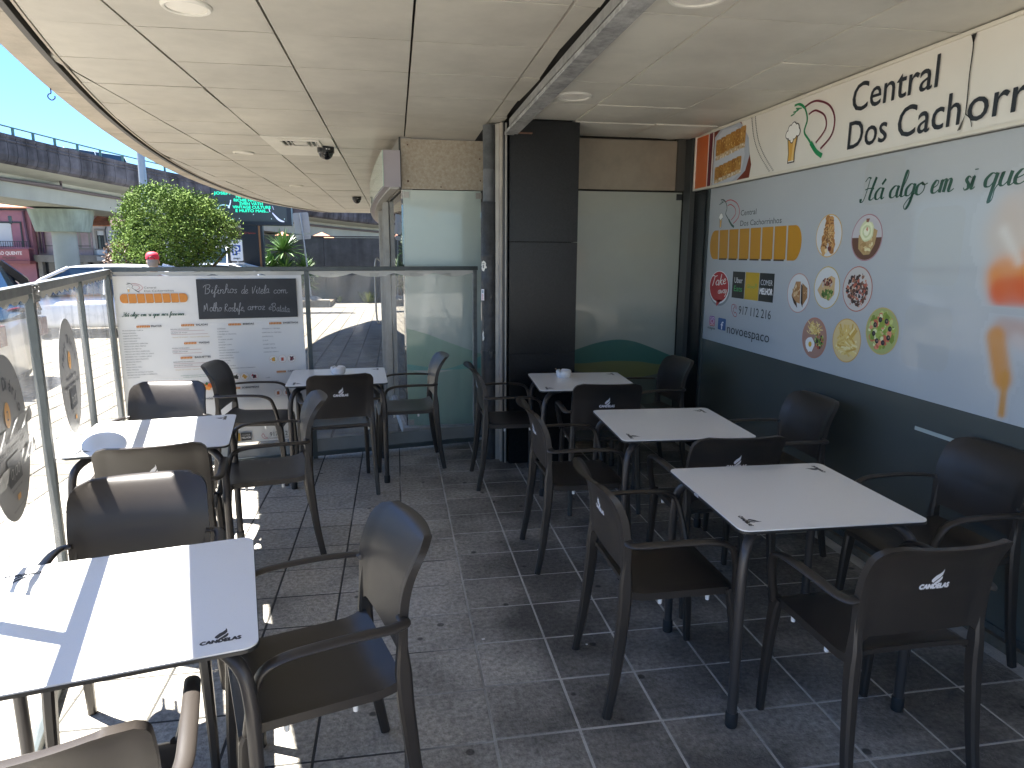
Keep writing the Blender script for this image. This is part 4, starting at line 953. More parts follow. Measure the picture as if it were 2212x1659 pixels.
# round menu stickers on the vinyl
M_stk = mat('sticker_white', (.40, .40, .405), .35, spec=.5)
_n = M_stk.node_tree.nodes; _l = M_stk.node_tree.links; _t = _n.new('ShaderNodeBsdfTranslucent'); _t.inputs[0].default_value = (.20, .20, .20, 1); _x = _n.new('ShaderNodeMixShader'); _x.inputs[0].default_value = .3
_l.new(_n['Principled BSDF'].outputs[0], _x.inputs[1]); _l.new(_t.outputs[0], _x.inputs[2]); _l.new(_x.outputs[0], _n['Material Output'].inputs[0])
def sticker(sc, zc, num, lab):
    O = A0+UL*sc+NL*.014+Vector((0, 0, zc)); e = empty('menu_sticker', (0, 0, 0), label=lab, cat='sticker', group='round white menu stickers')
    M = Matrix(((-UL.x, NL.x, 0, O.x), (-UL.y, NL.y, 0, O.y), (0, 0, 1, O.z), (0, 0, 0, 1)))
    n = 48; pl = [(.243*cos(2*pi*i/n), .27*sin(2*pi*i/n)) for i in range(n)]
    g = G(); g.v = [M @ Vector((x, -.0006, z)) for x, z in pl]+[M @ Vector((x, 0, z)) for x, z in pl]
    g.f = [tuple(range(n)), tuple(range(2*n-1, n-1, -1))]+[(i, (i+1) % n, n+(i+1) % n, n+i) for i in range(n)]
    obj('disc', g, M_stk, e)
    p = Print(O+NL*.0003, -UL, (0, 0, 1), .0002); ink = '3a3d45'
    p.ring(0, 0, .232, .234, '8a8a8a', 48, e=1.11)
    body = 'Menu Diário'; R_ = .158
    for i, ch in enumerate(body):
        a = radians(150-120*i/(len(body)-1))
        if ch != ' ': p.text(ch, R_*cos(a)-.012*sin(a), R_*1.12*sin(a)+.012*cos(a)-.02, ink, h=.040, bold=.0018, rot=a-pi/2)
    p.disc(0, .075, .034, 'e0a348', .042); p.layer(); p.text(num, 0, .058, ink, h=.032, align='c')
    p.text('Prato do Dia + Sopa', 0, -.008, ink, w=.26, h=.020, bold=.0008, align='c'); p.text('+ Bebida + Sobremesa + Café', 0, -.043, ink, w=.36, h=.020, bold=.0008, align='c')
    p.rect(-.082, -.148, .082, -.056, '3c4046'); p.layer(); handwrite(p, 'o,oo', -.055, .06, -.125, .030, 'b8b8b8', .004)
    p.text('Suplemento take away', 0, -.168, ink, w=.13, h=.010, align='c'); p.rect(-.012, -.208, .028, -.188, 'd8a050', .004); p.text('Disponível todos os dias úteis', 0, -.232, ink, w=.15, h=.008, align='c')
    p.build('print', ink_mat('sticker_ink', .35), e)
sticker(1.86, 1.062, '3', 'round white menu sticker on the far pane of the side screen')
sticker(3.00, 1.048, '2', 'round menu sticker nearest the left frame edge with crumpled tape over it')
# ================================================================== MENU BANNER
ban = empty('menu_banner', (0, 0, 0), label='big white printed menu banner hanging on the far screen', cat='banner')
def bsurf(dy):
    return lambda u, v: MBk @ Vector((.030+1.272*u+.004*(1-v), -.020-dy-.003*sin(u*5+1)*(1-v)-.0, .185+1.282*v))
obj('sheet', G().slab(bsurf(.0012), bsurf(0), 2, 2), mat('banner_white', (.70, .70, .68), .55, noise=(2, .05)), ban)
P = Print(A0+NB*.0262, UB, (0, 0, 1), .0002)
OR = 'c87f2c'; TX = '55555a'
fork_logo(P, .112, 1.354, .064, 'a83848', '2c3a38', '1f2a28', w=1.2); beer(P, .118, 1.355, .035, w=.9)
P.text('Central', .224, 1.379, '3a3d40', w=.078, h=.0125); P.text('Dos Cachorrinhos', .224, 1.356, '3a3d40', x1=.414, h=.0125)
bread(P, .066, .502, 1.277, 1.342, OR, '8a5a20')
handwrite(P, 'Há algo em si que nos fascina…', .072, .485, 1.183, .0135, '1f4a3c', .003, cal=(.0022, .0066), slant=.25)
def head(s0, s1, t0, t1, z, body, gold=OR):
    bread(P, s0, s1, z-.003, z+.013, gold, None, .1); P.text(body, t0, z, '333338', x1=t1, h=.0125, bold=.0006); P.rect(s0, z-.0075, t1, z-.0066, '9a9a9a')
head(.152, .240, .247, .314, 1.103, 'PRATOS'); head(.443, .530, .542, .622, 1.104, 'SALADAS'); head(.762, .850, .865, .942, 1.1, 'BEBIDAS'); head(1.05, 1.14, 1.152, 1.26, 1.1, 'DIGESTIVOS')
head(.452, .536, .553, .624, .971, 'MASSAS'); head(.420, .500, .517, .624, .864, 'BAGUETTES'); head(1.082, 1.152, 1.165, 1.27, .724, 'CAFETARIA'); head(.73, .815, .827, .949, .615, 'SOBREMESAS'); head(.42, .50, .512, .620, .544, 'SUGESTÕES')
def rows(s0, z0, z1, items, w1=None, col=TX):
    n = len(items)
    for i, t in enumerate(items): P.text(t, s0+.0025*i/ max(1, n), z0+(z1-z0)*i/max(1, n-1), col, w=.0077*len(t), h=.0075)
rows(.062, 1.078, .737, ['FRANCESINHA TURCA', 'FRANCESINHA', 'KEBAB EM PÃO', 'KEBAB EM PRATO', 'CACHORRINHO', 'CACHORRINHO ESPECIAL', 'PREGO EM PÃO MISTO', 'PREGO EM PRATO', 'PREGO EM PÃO ESPECIAL', 'PREGO EM PÃO PITA C/ OVO', 'ROSBIFE NA CHAPA (2PX)', 'BIFINHOS GRATINADOS', 'OMELETE MISTA', 'PICA PAU', 'MINI PICA PAU', 'MINI PREGO', 'POSTA DE VITELA À CASA', 'SECRETOS DE PORCO IBÉRICO', 'OVOS ROTOS'])
rows(.370, 1.078, 1.052, ['SALADA DE FRANGO', 'SALADA DE ATUM']); rows(.370, .938, .912, ['MASSA DE FRANGO', 'MASSA DE ATUM']); rows(.372, .836, .810, ['BAGUETTE DE FRANGO', 'BAGUETTE DE ATUM'])
for z in (1.068, 1.042, .928, .902, .826, .800): P.rect(.372, z, .372+random.Random(z).uniform(.16, .27), z+.0022, 'a87a7a')
for z in (1.018, .777): P.text('* MOLHO DE IOGURTE  * MOLHO VINAGRETE DOCE', .375, z, 'b8a070', x1=.628, h=.0075)
P.text('ACOMPANHE A SUA SALADA OU BAGUETTE COM', .412, .733, '3f7a66', x1=.614, h=.0068); P.text('O NOSSO SUMO DE LARANJA NATURAL', .43, .720, '3f7a66', x1=.598, h=.0068)
rows(.683, 1.071, .77, ['SOMERSBY', 'CAIPIRINHA', 'CERVEJA S/ ÁLCOOL', 'FINO', 'TULIPA (0,40)', 'CANECA', 'SANGRIA COPO', 'GASELA', 'SANGRIA CANECA', 'VINHO VERDE BRANCO', 'VINHO MADURO', 'REFRIGERANTES', 'ÁGUA 0,50L', 'ÁGUA GÁS', 'ÁGUA GÁS LIMÃO', 'JARROS DE SANGRIA TINTA E BRANCA'])
rows(.996, 1.062, .883, ['TÁVORA C/ CERVEJA', 'MARTINI C/ CERVEJA', 'DIGESTIVOS', 'C.R.F', 'WHISKY NOVO', 'WHISKY VELHO', 'VINHO DO PORTO'])
rows(1.003, .684, .655, ['CAFÉ', 'DESCAFEINADO'])
def drink(x, z, r, c1, c2, seed):
    rg_ = random.Random(seed); P.layer(); P.ring(x, z, r*.96, r, 'b09070', 22); P.disc(x, z, r*.95, 'e4e0da'); P.layer(); scatter(P, x, z, r*.8, 9, c1, r*.15, r*.35, rg_); P.layer(); P.rect(x-r*.3, z-r*.5, x+r*.3, z+r*.35, c2)
for x, c1, c2, q in ((1.064, ['e0b050', 'a8a840'], 'd89830', 1), (1.131, ['d8d8d8'], 'b04020', 2), (1.198, ['8a2030', '3a1820'], '6a1828', 3)): drink(x, .829, .030, c1, c2, q)
for x, c1, c2, q in ((.79, ['332a20', '505040'], '28241e', 4), (.852, ['d8a040', 'e0b860'], 'd0a048', 5), (.918, ['a02030', 'c04050'], '3a1420', 6)): drink(x, .707, .030, c1, c2, q)
for x, z, q in ((1.085, .566, 7), (1.148, .566, 8)): drink(x, z, .03, ['f0f0f0', 'd8d0c8'], 'a85a28', q)
drink(.80, .39, .03, ['c03040', 'd8b8a0'], 'a82838', 9); drink(.858, .39, .03, ['e8e0d4'], 'd8a060', 10); drink(.13, .66, .028, ['c87850', 'd8a070'], 'a04830', 11); drink(.135, .54, .028, ['c87850', 'd8a070'], '8a6040', 12)
P.layer(); P.disc(.562, .648, .019, 'd8742a'); P.disc(.604, .652, .019, 'd86a24'); P.layer(); P.disc(.571, .636, .016, 'e8a050'); P.disc(.594, .632, .014, 'e89848'); blob(P, .583, .670, .012, '3f6a2c', random.Random(4))
P.rect(.795, .205, .870, .268, '3a3a3c'); P.rect(.722, .205, .790, .268, 'd0a030'); P.layer(); P.text('COMER', .801, .243, 'c0c0c0', x1=.862, h=.012); P.text('MELHOR', .800, .222, 'e8e8e8', x1=.866, h=.013, bold=.0005)
P.text('917 112 216', 1.005, .222, '3a3a3e', w=.205, h=.034); P.text('(CHAMADA NACIONAL)', .985, .202, '4a4a4e', w=.19, h=.010)
P.line([(.955, .25), (.965, .235), (.968, .222), (.985, .214), (.975, .207), (.955, .215), (.945, .235), (.955, .25)], .003, 'b23a48', n=3)
P.build('print', ink_mat('banner_ink', .5), ban)
cb = empty('chalk_panel', (0, 0, 0), label='black chalk panel on the menu banner with handwritten dish of the day', cat='chalkboard')
obj('board', G().box(.566, 1.262, -.034, -.0285, 1.150, 1.442, .001, M=MBk), mat('chalk_black', (.022, .026, .032), .6, noise=(6, .3)), cb)
P = Print(A0+NB*.0342, UB, (0, 0, 1), .0002); CH = '9a9ca0'
handwrite(P, 'Bifinhos', .618, .840, 1.338, .030, CH, .0030, slant=.15, jit=.1)
handwrite(P, 'de', .868, .915, 1.334, .030, CH, .0030, slant=.15); handwrite(P, 'Vitela', .940, 1.065, 1.334, .030, CH, .0030, slant=.15, jit=.1); handwrite(P, 'com', 1.095, 1.195, 1.332, .026, CH, .0030, slant=.1)
handwrite(P, 'Molho', .602, .725, 1.208, .029, CH, .0030, slant=.1, jit=.1); handwrite(P, 'Rosbife,', .742, .888, 1.204, .028, CH, .0030, slant=.12, jit=.1); handwrite(P, 'arroz', .905, 1.03, 1.211, .026, CH, .0030, slant=.05); handwrite(P, 'e', 1.052, 1.075, 1.209, .022, CH, .0028); handwrite(P, 'Batata', 1.08, 1.205, 1.200, .027, CH, .0030, slant=.05, y1=1.186)
P.build('chalk_writing', ink_mat('chalk_ink', .9), cb)
# ================================================================== FURNITURE
M_chair = mat('chair_plastic', (.031, .026, .0225), .38, spec=.5, bump=(900, .10), coords='obj', noise=(3, .12))
M_bump = mat('white_bumper', (.75, .75, .74), .5)
M_logo = ink_mat('logo_ink', .45)
def logo(P, cx, cy, w, col):
    """flame of two strokes over the word; w = width of the word, cx middle, cy baseline"""
    def q(a, b): return (cx+a*w, cy+b*w)
    P.poly([q(*p) for p in ((-.12, .36), (-.15, .30), (-.14, .25), (-.08, .20), (.02, .30), (.12, .39), (.165, .48), (.16, .60), (.13, .70), (.12, .60), (.05, .52), (-.04, .46))], col)
    P.poly([q(*p) for p in ((-.06, .17), (.02, .155), (.10, .18), (.17, .25), (.20, .34), (.185, .42), (.12, .34), (.03, .25))], col)
    P.text('CANDELAS', cx-w/2, cy, col, w=w, h=w*.155, bold=w*.02, slant=.08)
PROF = [(-.25, 0), (-.220, .174), (-.203, .333), (-.195, .42), (-.192, .506), (-.191, .60), (-.195, .68), (-.207, .745), (-.230, .80), (-.255, .836), (-.276, .855), (-.294, .862)]
PC = catmull([(0, a, b) for a, b in PROF], 6)
def prof(z):
    for a, b in zip(PC[:-1], PC[1:]):
        if a.z <= z <= b.z: return a.y+(b.y-a.y)*(z-a.z)/max(1e-6, b.z-a.z)
    return PC[-1].y
ZT = .860
def back_pt(u, v, face):
    U_ = 2*u-1; zb = .548-.085*max(0, (abs(U_)-.80)/.20)**2
    z = zb+(ZT-zb)*v
    hw = .214+.004*sin(pi*v); r = .055; d = z-(ZT-r)
    if d > 0: hw -= r-sqrt(max(0, r*r-d*d))
    x = U_*hw; hug = 1-U_*U_
    y = prof(z)-.026*hug*min(1, v*1.6+.25)
    e1 = max(0, min(1, (abs(U_)-.72)/.26)); e2 = max(0, min(1, (v-.82)/.18))*.6; edge = max(e1, e2); edge = edge*edge*(3-2*edge)
    t = .006+.008*edge
    return (x, y-t if face else y+t*.8, z)
def seat_pt(u, v, face):
    U_ = 2*u-1; y = -.188+.425*v; hw = .212-.006*v
    x = U_*hw; z = .468-.010*(1-U_*U_)*sin(pi*min(1, v*1.1))
    if v > .86: z -= .022*((v-.86)/.14)**2
    if v < .18: z += .030*((.18-v)/.18)**2*(1-.3*abs(U_)**4)
    if abs(U_) > .94: z -= .003
    th = .010+.016*max(0, (abs(U_)-.86)/.14)+.010*max(0, (v-.92)/.08)+.006*max(0, (.1-v)/.1)
    return (x, y, z-th*(1 if face else 0))
def make_chair():
    r = empty('armchair')
    obj('seat', G().slab(lambda u, v: seat_pt(u, v, 0), lambda u, v: seat_pt(u, v, 1), 14, 14), M_chair, r, 50)
    b = obj('backrest', G().slab(lambda u, v: back_pt(u, v, 0), lambda u, v: back_pt(u, v, 1), 30, 30), M_chair, r, 50)
    for sx in (-1, 1):
        path = [(sx*((.222-.016*min(1, p.z/.5)) if p.z < .5 else .206-.004*(p.z-.5)/.34), p.y-.001, p.z) for p in PC if p.z < .80]
        n = len(path); sec = [(.0130+.005*min(1, q[2]/.4)-.0105*max(0, (q[2]-.45)/.35), .0155+.007*min(1, q[2]/.45)-.0185*min(1, max(0, (q[2]-.50)/.17))) for q in path]
        obj('leg', G().bar(path, sec, up=(0, 1, 0)), M_chair, r, 40)
        path = [(sx*.214, .244, 0), (sx*.212, .237, .16), (sx*.208, .226, .32), (sx*.205, .215, .42), (sx*.203, .20, .462)]
        obj('leg', G().bar(path, [(.0125, .014), (.0145, .0165), (.016, .020), (.0165, .024), (.014, .020)], up=(0, 1, 0)), M_chair, r, 40)
        ap = catmull([(sx*.204, -.186, .668), (sx*.236, -.190, .663), (sx*.252, -.150, .664), (sx*.256, -.06, .668), (sx*.257, .05, .667), (sx*.256, .125, .660), (sx*.252, .172, .637), (sx*.244, .192, .590), (sx*.232, .205, .53), (sx*.214, .214, .462), (sx*.206, .214, .452)], 5)
        n = len(ap); sec = []
        for i in range(n):
            t = i/(n-1); k = max(0, min(1, (t-.45)/.3))
            sec.append((.0185-.003*k if t > .06 else .012+.006*t/.06, .0085+.0045*k))
        obj('armrest', G().tube(ap, sec, 12, up=(0, 0, 1)), M_chair, r, 50)
        for y in (-.06, .12): obj('bumper', G().lathe([(.007, -.008), (.0075, 0), (.008, .02)], 10, (sx*.196, y, .425)), M_bump, r, 40)
    P = Print((0, 0, 0), (1, 0, 0), (0, 0, 1), .0003); logo(P, 0, .700, .095, 'd8d8dc')
    for i, v in enumerate(P.v):
        z = v.z; u = (v.x/.214+1)/2; vv = (z-.548)/(ZT-.548)
        y = back_pt(u, vv, 1)[1]; P.v[i] = Vector((v.x, y-.0006, z))
    lg = P.build('logo', M_logo, b)
    return r
chair = make_chair()
def put(thing, x, y, rz, label, group, first=[True]):
    o = thing if thing.get('used') is None else copy_tree(thing)
    if o is thing: thing['used'] = 1
    o.location = (x, y, 0); o.rotation_euler = (0, 0, rz); o['label'] = label; o['group'] = group
    if 'used' in o.keys() and o is not thing: del o['used']
    return o
chair['category'] = 'chair'
CH_ = [  # rear-foot centre x, y, facing direction in degrees, label
 (1.500, 1.57, 91, 'dark armchair with white flame logo nearest the viewer on the right, back turned'),
 (.705, 2.32, 0, 'brown-black armchair facing right at the nearest right table, seen from its side'),
 (1.475, 2.70, 89, 'dark armchair with only its white flame showing above the nearest right tabletop'),
 (2.425, 2.36, 180, 'dark armchair against the green glass wall at the nearest right table, cut by the frame'),
 (.685, 3.46, 0, 'dark armchair facing right at the middle right table'),
 (2.29, 3.42, 180, 'dark armchair by the window wall behind the middle right table'),
 (1.270, 3.97, 85, 'dark armchair with full white logo at the near side of the far right ashtray table'),
 (.530, 4.765, 0, 'dark armchair beside the drain pipe facing the far right ashtray table'),
 (2.10, 4.86, 183, 'dark armchair in the far corner facing left over the right ashtray table'),
 (-.905, 2.46, -79, 'sunlit bluish armchair facing the viewer behind the nearest left table'),
 (-.015, 1.945, 197, 'taupe armchair drawn up to the right of the nearest left table'),
 (-.655, 1.10, 103, 'armchair at the bottom left corner of the picture with only its rim and arm showing'),
 (-1.025, 2.94, 100, 'grey lit armchair with flame logo on the near side of the middle left table'),
 (-1.38, 4.35, -91, 'armchair facing the viewer behind the middle left table, under the menu banner'),
 (-.470, 3.83, 191, 'side-on armchair to the right of the middle left table'),
 (-1.29, 5.10, -3, 'armchair in front of the menu banner facing right to the far left ashtray table'),
 (-.380, 4.54, 99, 'dark armchair with full white logo at the near side of the far left ashtray table'),
 (.315, 5.31, 184, 'armchair in front of the frosted glass facing left to the far left ashtray table'),
]
for x, y, a, lab in CH_:
    t = radians(a); o = put(chair, x+.25*cos(t), y+.25*sin(t), t-pi/2, lab, 'dark plastic armchairs around the tables')
if 'used' in chair.keys(): del chair['used']
# ---- tables
M_top = mat('table_laminate', (.82, .81, .78), .30, spec=.5, bump=(500, .05), coords='obj')
M_core = mat('laminate_core', (.02, .02, .02), .45)
M_tleg = mat('table_leg_paint', (.055, .050, .048), .38, metal=.3)
M_rub = mat('rubber_foot', (.015, .015, .015), .7)
def rrect(w, d, r, n=6):
    pts = []
    for cx, cy, a in ((w/2-r, d/2-r, 0), (-w/2+r, d/2-r, 90), (-w/2+r, -d/2+r, 180), (w/2-r, -d/2+r, 270)):
        pts += [(cx+r*cos(radians(a+90*t/n)), cy+r*sin(radians(a+90*t/n))) for t in range(n+1)]
    return pts
def make_table(dirs):
    """dirs: two (corner x sign, corner y sign, reading direction in degrees)"""
    r = empty('cafe_table'); w, d = .695, .672
    top = obj('tabletop', G().prism(rrect(w-.003, d-.003, .034), .7375, .7412), M_top, r, 40)
    obj('core', G().prism(rrect(w, d, .035), .7285, .7374), M_core, top)
    for cx, cy, a in dirs:
        u = Vector((cos(radians(a)), sin(radians(a)), 0)); v = Vector((-u.y, u.x, 0))
        c = Vector((cx*(w/2-.085), cy*(d/2-.085), .7414))
        P = Print(c-v*.035, u, v, .00015); logo(P, 0, 0, .088, '1e1e22'); P.build('logo', M_logo, top)
    fr = G().box(-.24, .24, -.018, .018, .700, .728).box(-.018, .018, -.22, .22, .702, .7275).box(-.10, .10, -.10, .10, .715, .728)
    obj('frame', fr, M_tleg, r)
    for sx in (-1, 1):
        for sy in (-1, 1):
            fx, fy = sx*.322, sy*.312
            pt = catmull([(sx*.17, sy*.165, .712), (sx*.225, sy*.218, .710), (sx*.275, sy*.267, .695), (sx*.308, sy*.299, .655), (fx*.99, fy*.99, .59), (fx, fy, .5), (fx, fy, .25), (fx, fy, .035)], 5)
            l = obj('leg', G().tube(pt, .0175, 14), M_tleg, r, 50)
            obj('rubber_foot', G().lathe([(.020, 0), (.0215, .003), (.0215, .05), (.019, .055)], 16, (fx, fy, 0)), M_rub, l, 40)
    return r
T_side = make_table([(-1, -1, -90), (1, 1, 90)]); T_side['category'] = 'table'
T_near = make_table([(1, -1, 0), (-1, 1, 180)]); T_near['category'] = 'table'
GT = 'white square cafe tables'
put(T_side, 1.457, 2.292, radians(-1.5), 'white square table nearest the viewer on the right', GT)
put(T_side, 1.437, 3.405, radians(-3), 'middle white table of the right row with nothing on it', GT)
put(T_side, 1.293, 4.672, radians(-3.5), 'far right white table with an ashtray beside the black pillar', GT)
put(T_side, -.440, 5.110, radians(3), 'far left white table with an ashtray in front of the vinyl screen', GT)
t = put(T_side, -1.197, 3.572, radians(9), 'middle left white table striped by sun and the sticker shadow', GT)
put(T_near, -.745, 1.775, radians(12), 'bright sunlit white table nearest the viewer on the left, cut by the frame', GT)
for o in (T_side, T_near):
    if 'used' in o.keys(): del o['used']
# small barcode label on the edge of the near right table
P = Print((1.457-.3482, 2.33, .7295), (0, -1, 0), (0, 0, 1), .0004)
P.rect(-.018, .0, .018, .009, 'e8e8e8'); P.layer()
for i in range(9): P.rect(-.014+.0032*i, .002, -.0125+.0032*i, .0075, '555555')
tag(P.build('edge_label', ink_mat()), 'tiny white barcode label on the edge of the nearest right table', 'label')
# ---- ashtrays
M_cer = mat('white_ceramic', (.74, .73, .71), .18, spec=.6, coat=.3)
for x, y, lab in ((-.450, 5.215, 'white ceramic ashtray on the far left table'), (1.20, 4.83, 'white ceramic ashtray with a cigarette end on the far right table')):
    e = empty('ashtray', (x, y, .7414), label=lab, cat='ashtray', group='white ceramic ashtrays')
    obj('bowl', G().lathe([(.040, 0), (.046, .001), (.0475, .006), (.054, .012), (.0555, .036), (.052, .040), (.049, .036), (.047, .012), (.001, .008)], 32), M_cer, e, 50)
    g = G(); n = 48
    def lid(u, v):
        a = 2*pi*u; notch = max(0, 1-abs(((a+.6) % (2*pi/3))-.35)/.22)
        r_ = .058-.026*v; z = .044+.012*sin(pi*min(1, v*1.1))-(.012*notch if .1 < v < .95 else .006*notch)
        return (r_*cos(a), r_*sin(a), z)
    obj('lid', g.slab(lid, lambda u, v: tuple(a_-b_ for a_, b_ in zip(lid(u, v), (0, 0, .005))), n, 6), M_cer, e, 50)
    if x > 0: obj('cigarette_end', G().tube([(-.045, .02, .052), (-.055, .035, .060)], .004, 8), mat('cigarette', (.3, .2, .12), .8), e)
# ---- litter on the floor
M_lit = mat('litter_white', (.7, .68, .64), .8); rg = random.Random(21)
def debris(x, y, pieces, lab):
    e = empty('litter', (x, y, 0), label=lab, cat='litter')
    for dx, dy, l, w, a, m_ in pieces:
        obj('scrap', G().box(-l/2, l/2, -w/2, w/2, .0005, .0035, 0, Matrix.Translation((dx, dy, .001)) @ Matrix.Rotation(a, 4, 'Z')), m_, e)
debris(.765, 3.515, [(0, 0, .028, .006, .3, mat('paper_orange', (.5, .25, .12), .8)), (.008, .012, .022, .012, .9, M_lit), (-.012, .006, .02, .007, 0, M_lit)], 'small cigarette ends and paper scraps on the dark tiles by the middle right chair')
debris(.33, 2.67, [(0, 0, .012, .009, .4, M_lit)], 'tiny round white speck on the floor in the middle of the aisle')
debris(.76, 2.56, [(0, 0, .008, .006, 0, M_lit)], 'tiny white chip on the floor near the rear foot of the side-on right chair')
debris(-.2, 3.9, [(0, 0, .03, .008, .5, mat('dry_leaf', (.06, .05, .035), .9)), (.01, -.01, .018, .01, 1.5, MATS['dry_leaf'])], 'small dry leaf bit in the aisle right of the sun patch')
debris(-.78, 2.46, [(0, 0, .022, .008, .3, MATS['dry_leaf'])], 'dry leaf bit on the sunlit tiles under the nearest left table')
debris(1.9, 1.62, [(0, 0, .03, .016, .1, MATS['dry_leaf'])], 'flattened dark leaf at the bottom right of the floor')
# ================================================================== OUTSIDE
# --- street wall with planter
M_cwall = mat('grey_cast_wall', (.085, .085, .082), .9, noise=(3, .35), bump=(50, .6), streak=(.35, 3))
sw = empty('street_wall', (0, 0, 0), label='long dark grey concrete wall across the street beyond the screen', cat='wall')
for i in range(6):
    x = -5.35+3.0*i; obj('wall_section', G().box(x+.004, x+2.996, 23.9, 24.25, -.3, 2.13-.02*i, .01), M_cwall, sw)
obj('coping', G().box(-5.36, 12.7, 23.86, 24.28, 2.135, 2.17), M_cwall, sw)
M_kerb = mat('kerb_stone', (.34, .30, .24), .9, noise=(5, .4), bump=(25, .6))
kb = empty('planter_kerb', (0, 0, 0), label='low stone kerb of the planting bed at the foot of the street wall', cat='kerb')
for i in range(9): obj('stone', G().box(-7.6+.62*i+.008, -7.6+.62*(i+1)-.008, 21.55, 21.8, -.1, .17+.02*(i % 3), .02), M_kerb, kb)
obj('soil', G().box(-7.6, -2.05, 21.81, 23.88, -.1, .10), mat('soil', (.16, .12, .08), 1, noise=(5, .5), bump=(20, 1)), None, kind='structure')
g = G(); rg = random.Random(4)
for k in range(5):
    bm = bmesh.new(); bmesh.ops.create_icosphere(bm, subdivisions=2, radius=1); s_ = .28-.04*k
    g.add([(-2.6-.35*k+v.co.x*s_*1.3*(1+.15*sin(9*v.co.y)), 21.95+v.co.y*s_, .15+v.co.z*s_*.6) for v in bm.verts], [tuple(w.index for w in f.verts) for f in bm.faces]); bm.free()
    obj('boulder', g, M_kerb, None, 50, label=['pale rounded boulder at the end of the planting bed', 'second pale boulder from the end of the planting bed', 'third pale boulder along the planting bed', 'fourth pale boulder along the planting bed', 'fifth small boulder deepest in the planting bed'][k], cat='boulder'); g = G()
# --- spiky plants
M_yuc = mat('yucca_leaf', (.11, .20, .045), .45, noise=(1.7, .5), coords='pos', col2=(.05, .12, .03))
M_yuc.node_tree.nodes['Principled BSDF'].inputs['Subsurface Weight'].default_value = 0
M_bark = mat('bark', (.12, .09, .065), .95, noise=(12, .5), bump=(40, 1))
def rosette(g, c, R, n, rg):
    for i in range(n):
        a = rg.uniform(0, 2*pi); el = rg.uniform(-.35, 1.45); L_ = R*rg.uniform(.75, 1.05)
        d = Vector((cos(a)*cos(el), sin(a)*cos(el), sin(el))); sd_ = d.cross(Vector((0, 0, 1))); sd_ = sd_.normalized() if sd_.length > .01 else Vector((1, 0, 0))
        up = sd_.cross(d); w = R*.045; vs = []
        for k, (t, ww) in enumerate(((.04, .6), (.35, 1), (.7, .75), (1.0, .04))):
            p = Vector(c)+d*L_*t-Vector((0, 0, 1))*L_*.22*t*t*cos(el)
            vs += [p-sd_*w*ww+up*w*.4*ww, p, p+sd_*w*ww+up*w*.4*ww]
        g.add(vs, [(3*k+j, 3*k+j+1, 3*k+j+4, 3*k+j+3) for k in range(3) for j in range(2)])
rg = random.Random(8)
def yucca(x, y, heads, lab):
    e = empty('yucca_plant', (x, y, .1), label=lab, cat='plant', group='spiky yucca plants')
    g = G()
    for (dx, dy, z, R) in heads: g.tube(catmull([(0, 0, -.1), (dx*.4, dy*.4, z*.5), (dx, dy, z)], 4), [.07-.003*i for i in range(9)], 8)
    obj('trunk', g, M_bark, e)
    for (dx, dy, z, R) in heads:
        g = G(); rosette(g, (dx, dy, z), R, 130, rg); obj('leaf_rosette', g, M_yuc, e)
yucca(-3.45, 22.3, [(.05, 0, 1.55, .78), (-.32, -.1, 1.0, .7), (.1, -.2, .95, .65)], 'tall spiky yucca right of the advertising screen')
yucca(-2.85, 22.6, [(.0, 0, .95, .62), (.05, 0, .5, .5)], 'shorter yucca at the foot of the leaning sign pole')
yucca(-6.2, 22.6, [(.0, 0, .8, .6)], 'low yucca left of the advertising screen leg')
# weeds at the wall foot
def weed(x, y, h, n, lab, r=.25):
    g = G()
    for i in range(n):
        a = rg.uniform(0, 6.28); q = rg.uniform(.1, 1)*r; z = rg.uniform(.3, 1)*h
        b = Vector((x+q*.4*cos(a), y+q*.4*sin(a), -.02)); t_ = Vector((x+q*cos(a), y+q*sin(a), z)); s_ = Vector((-sin(a), cos(a), 0))*.012
        mid = (b+t_)/2+Vector((0, 0, .05)); g.add([b-s_, b+s_, mid+s_*1.3, mid-s_*1.3, t_], [(0, 1, 2, 3), (3, 2, 4)])
    obj('weed_clump', g, mat('weed_leaf', (.22, .25, .06), .7, noise=(6, .4)), label=lab, cat='weeds')
weed(-.95, 23.7, .38, 170, 'yellow green weeds at the foot of the street wall', .42); weed(-1.9, 23.75, .22, 40, 'thin weed tuft at the wall foot nearer the boulders', .15); weed(-.3, 23.8, .2, 50, 'small weed tuft at the right end of the street wall', .2)
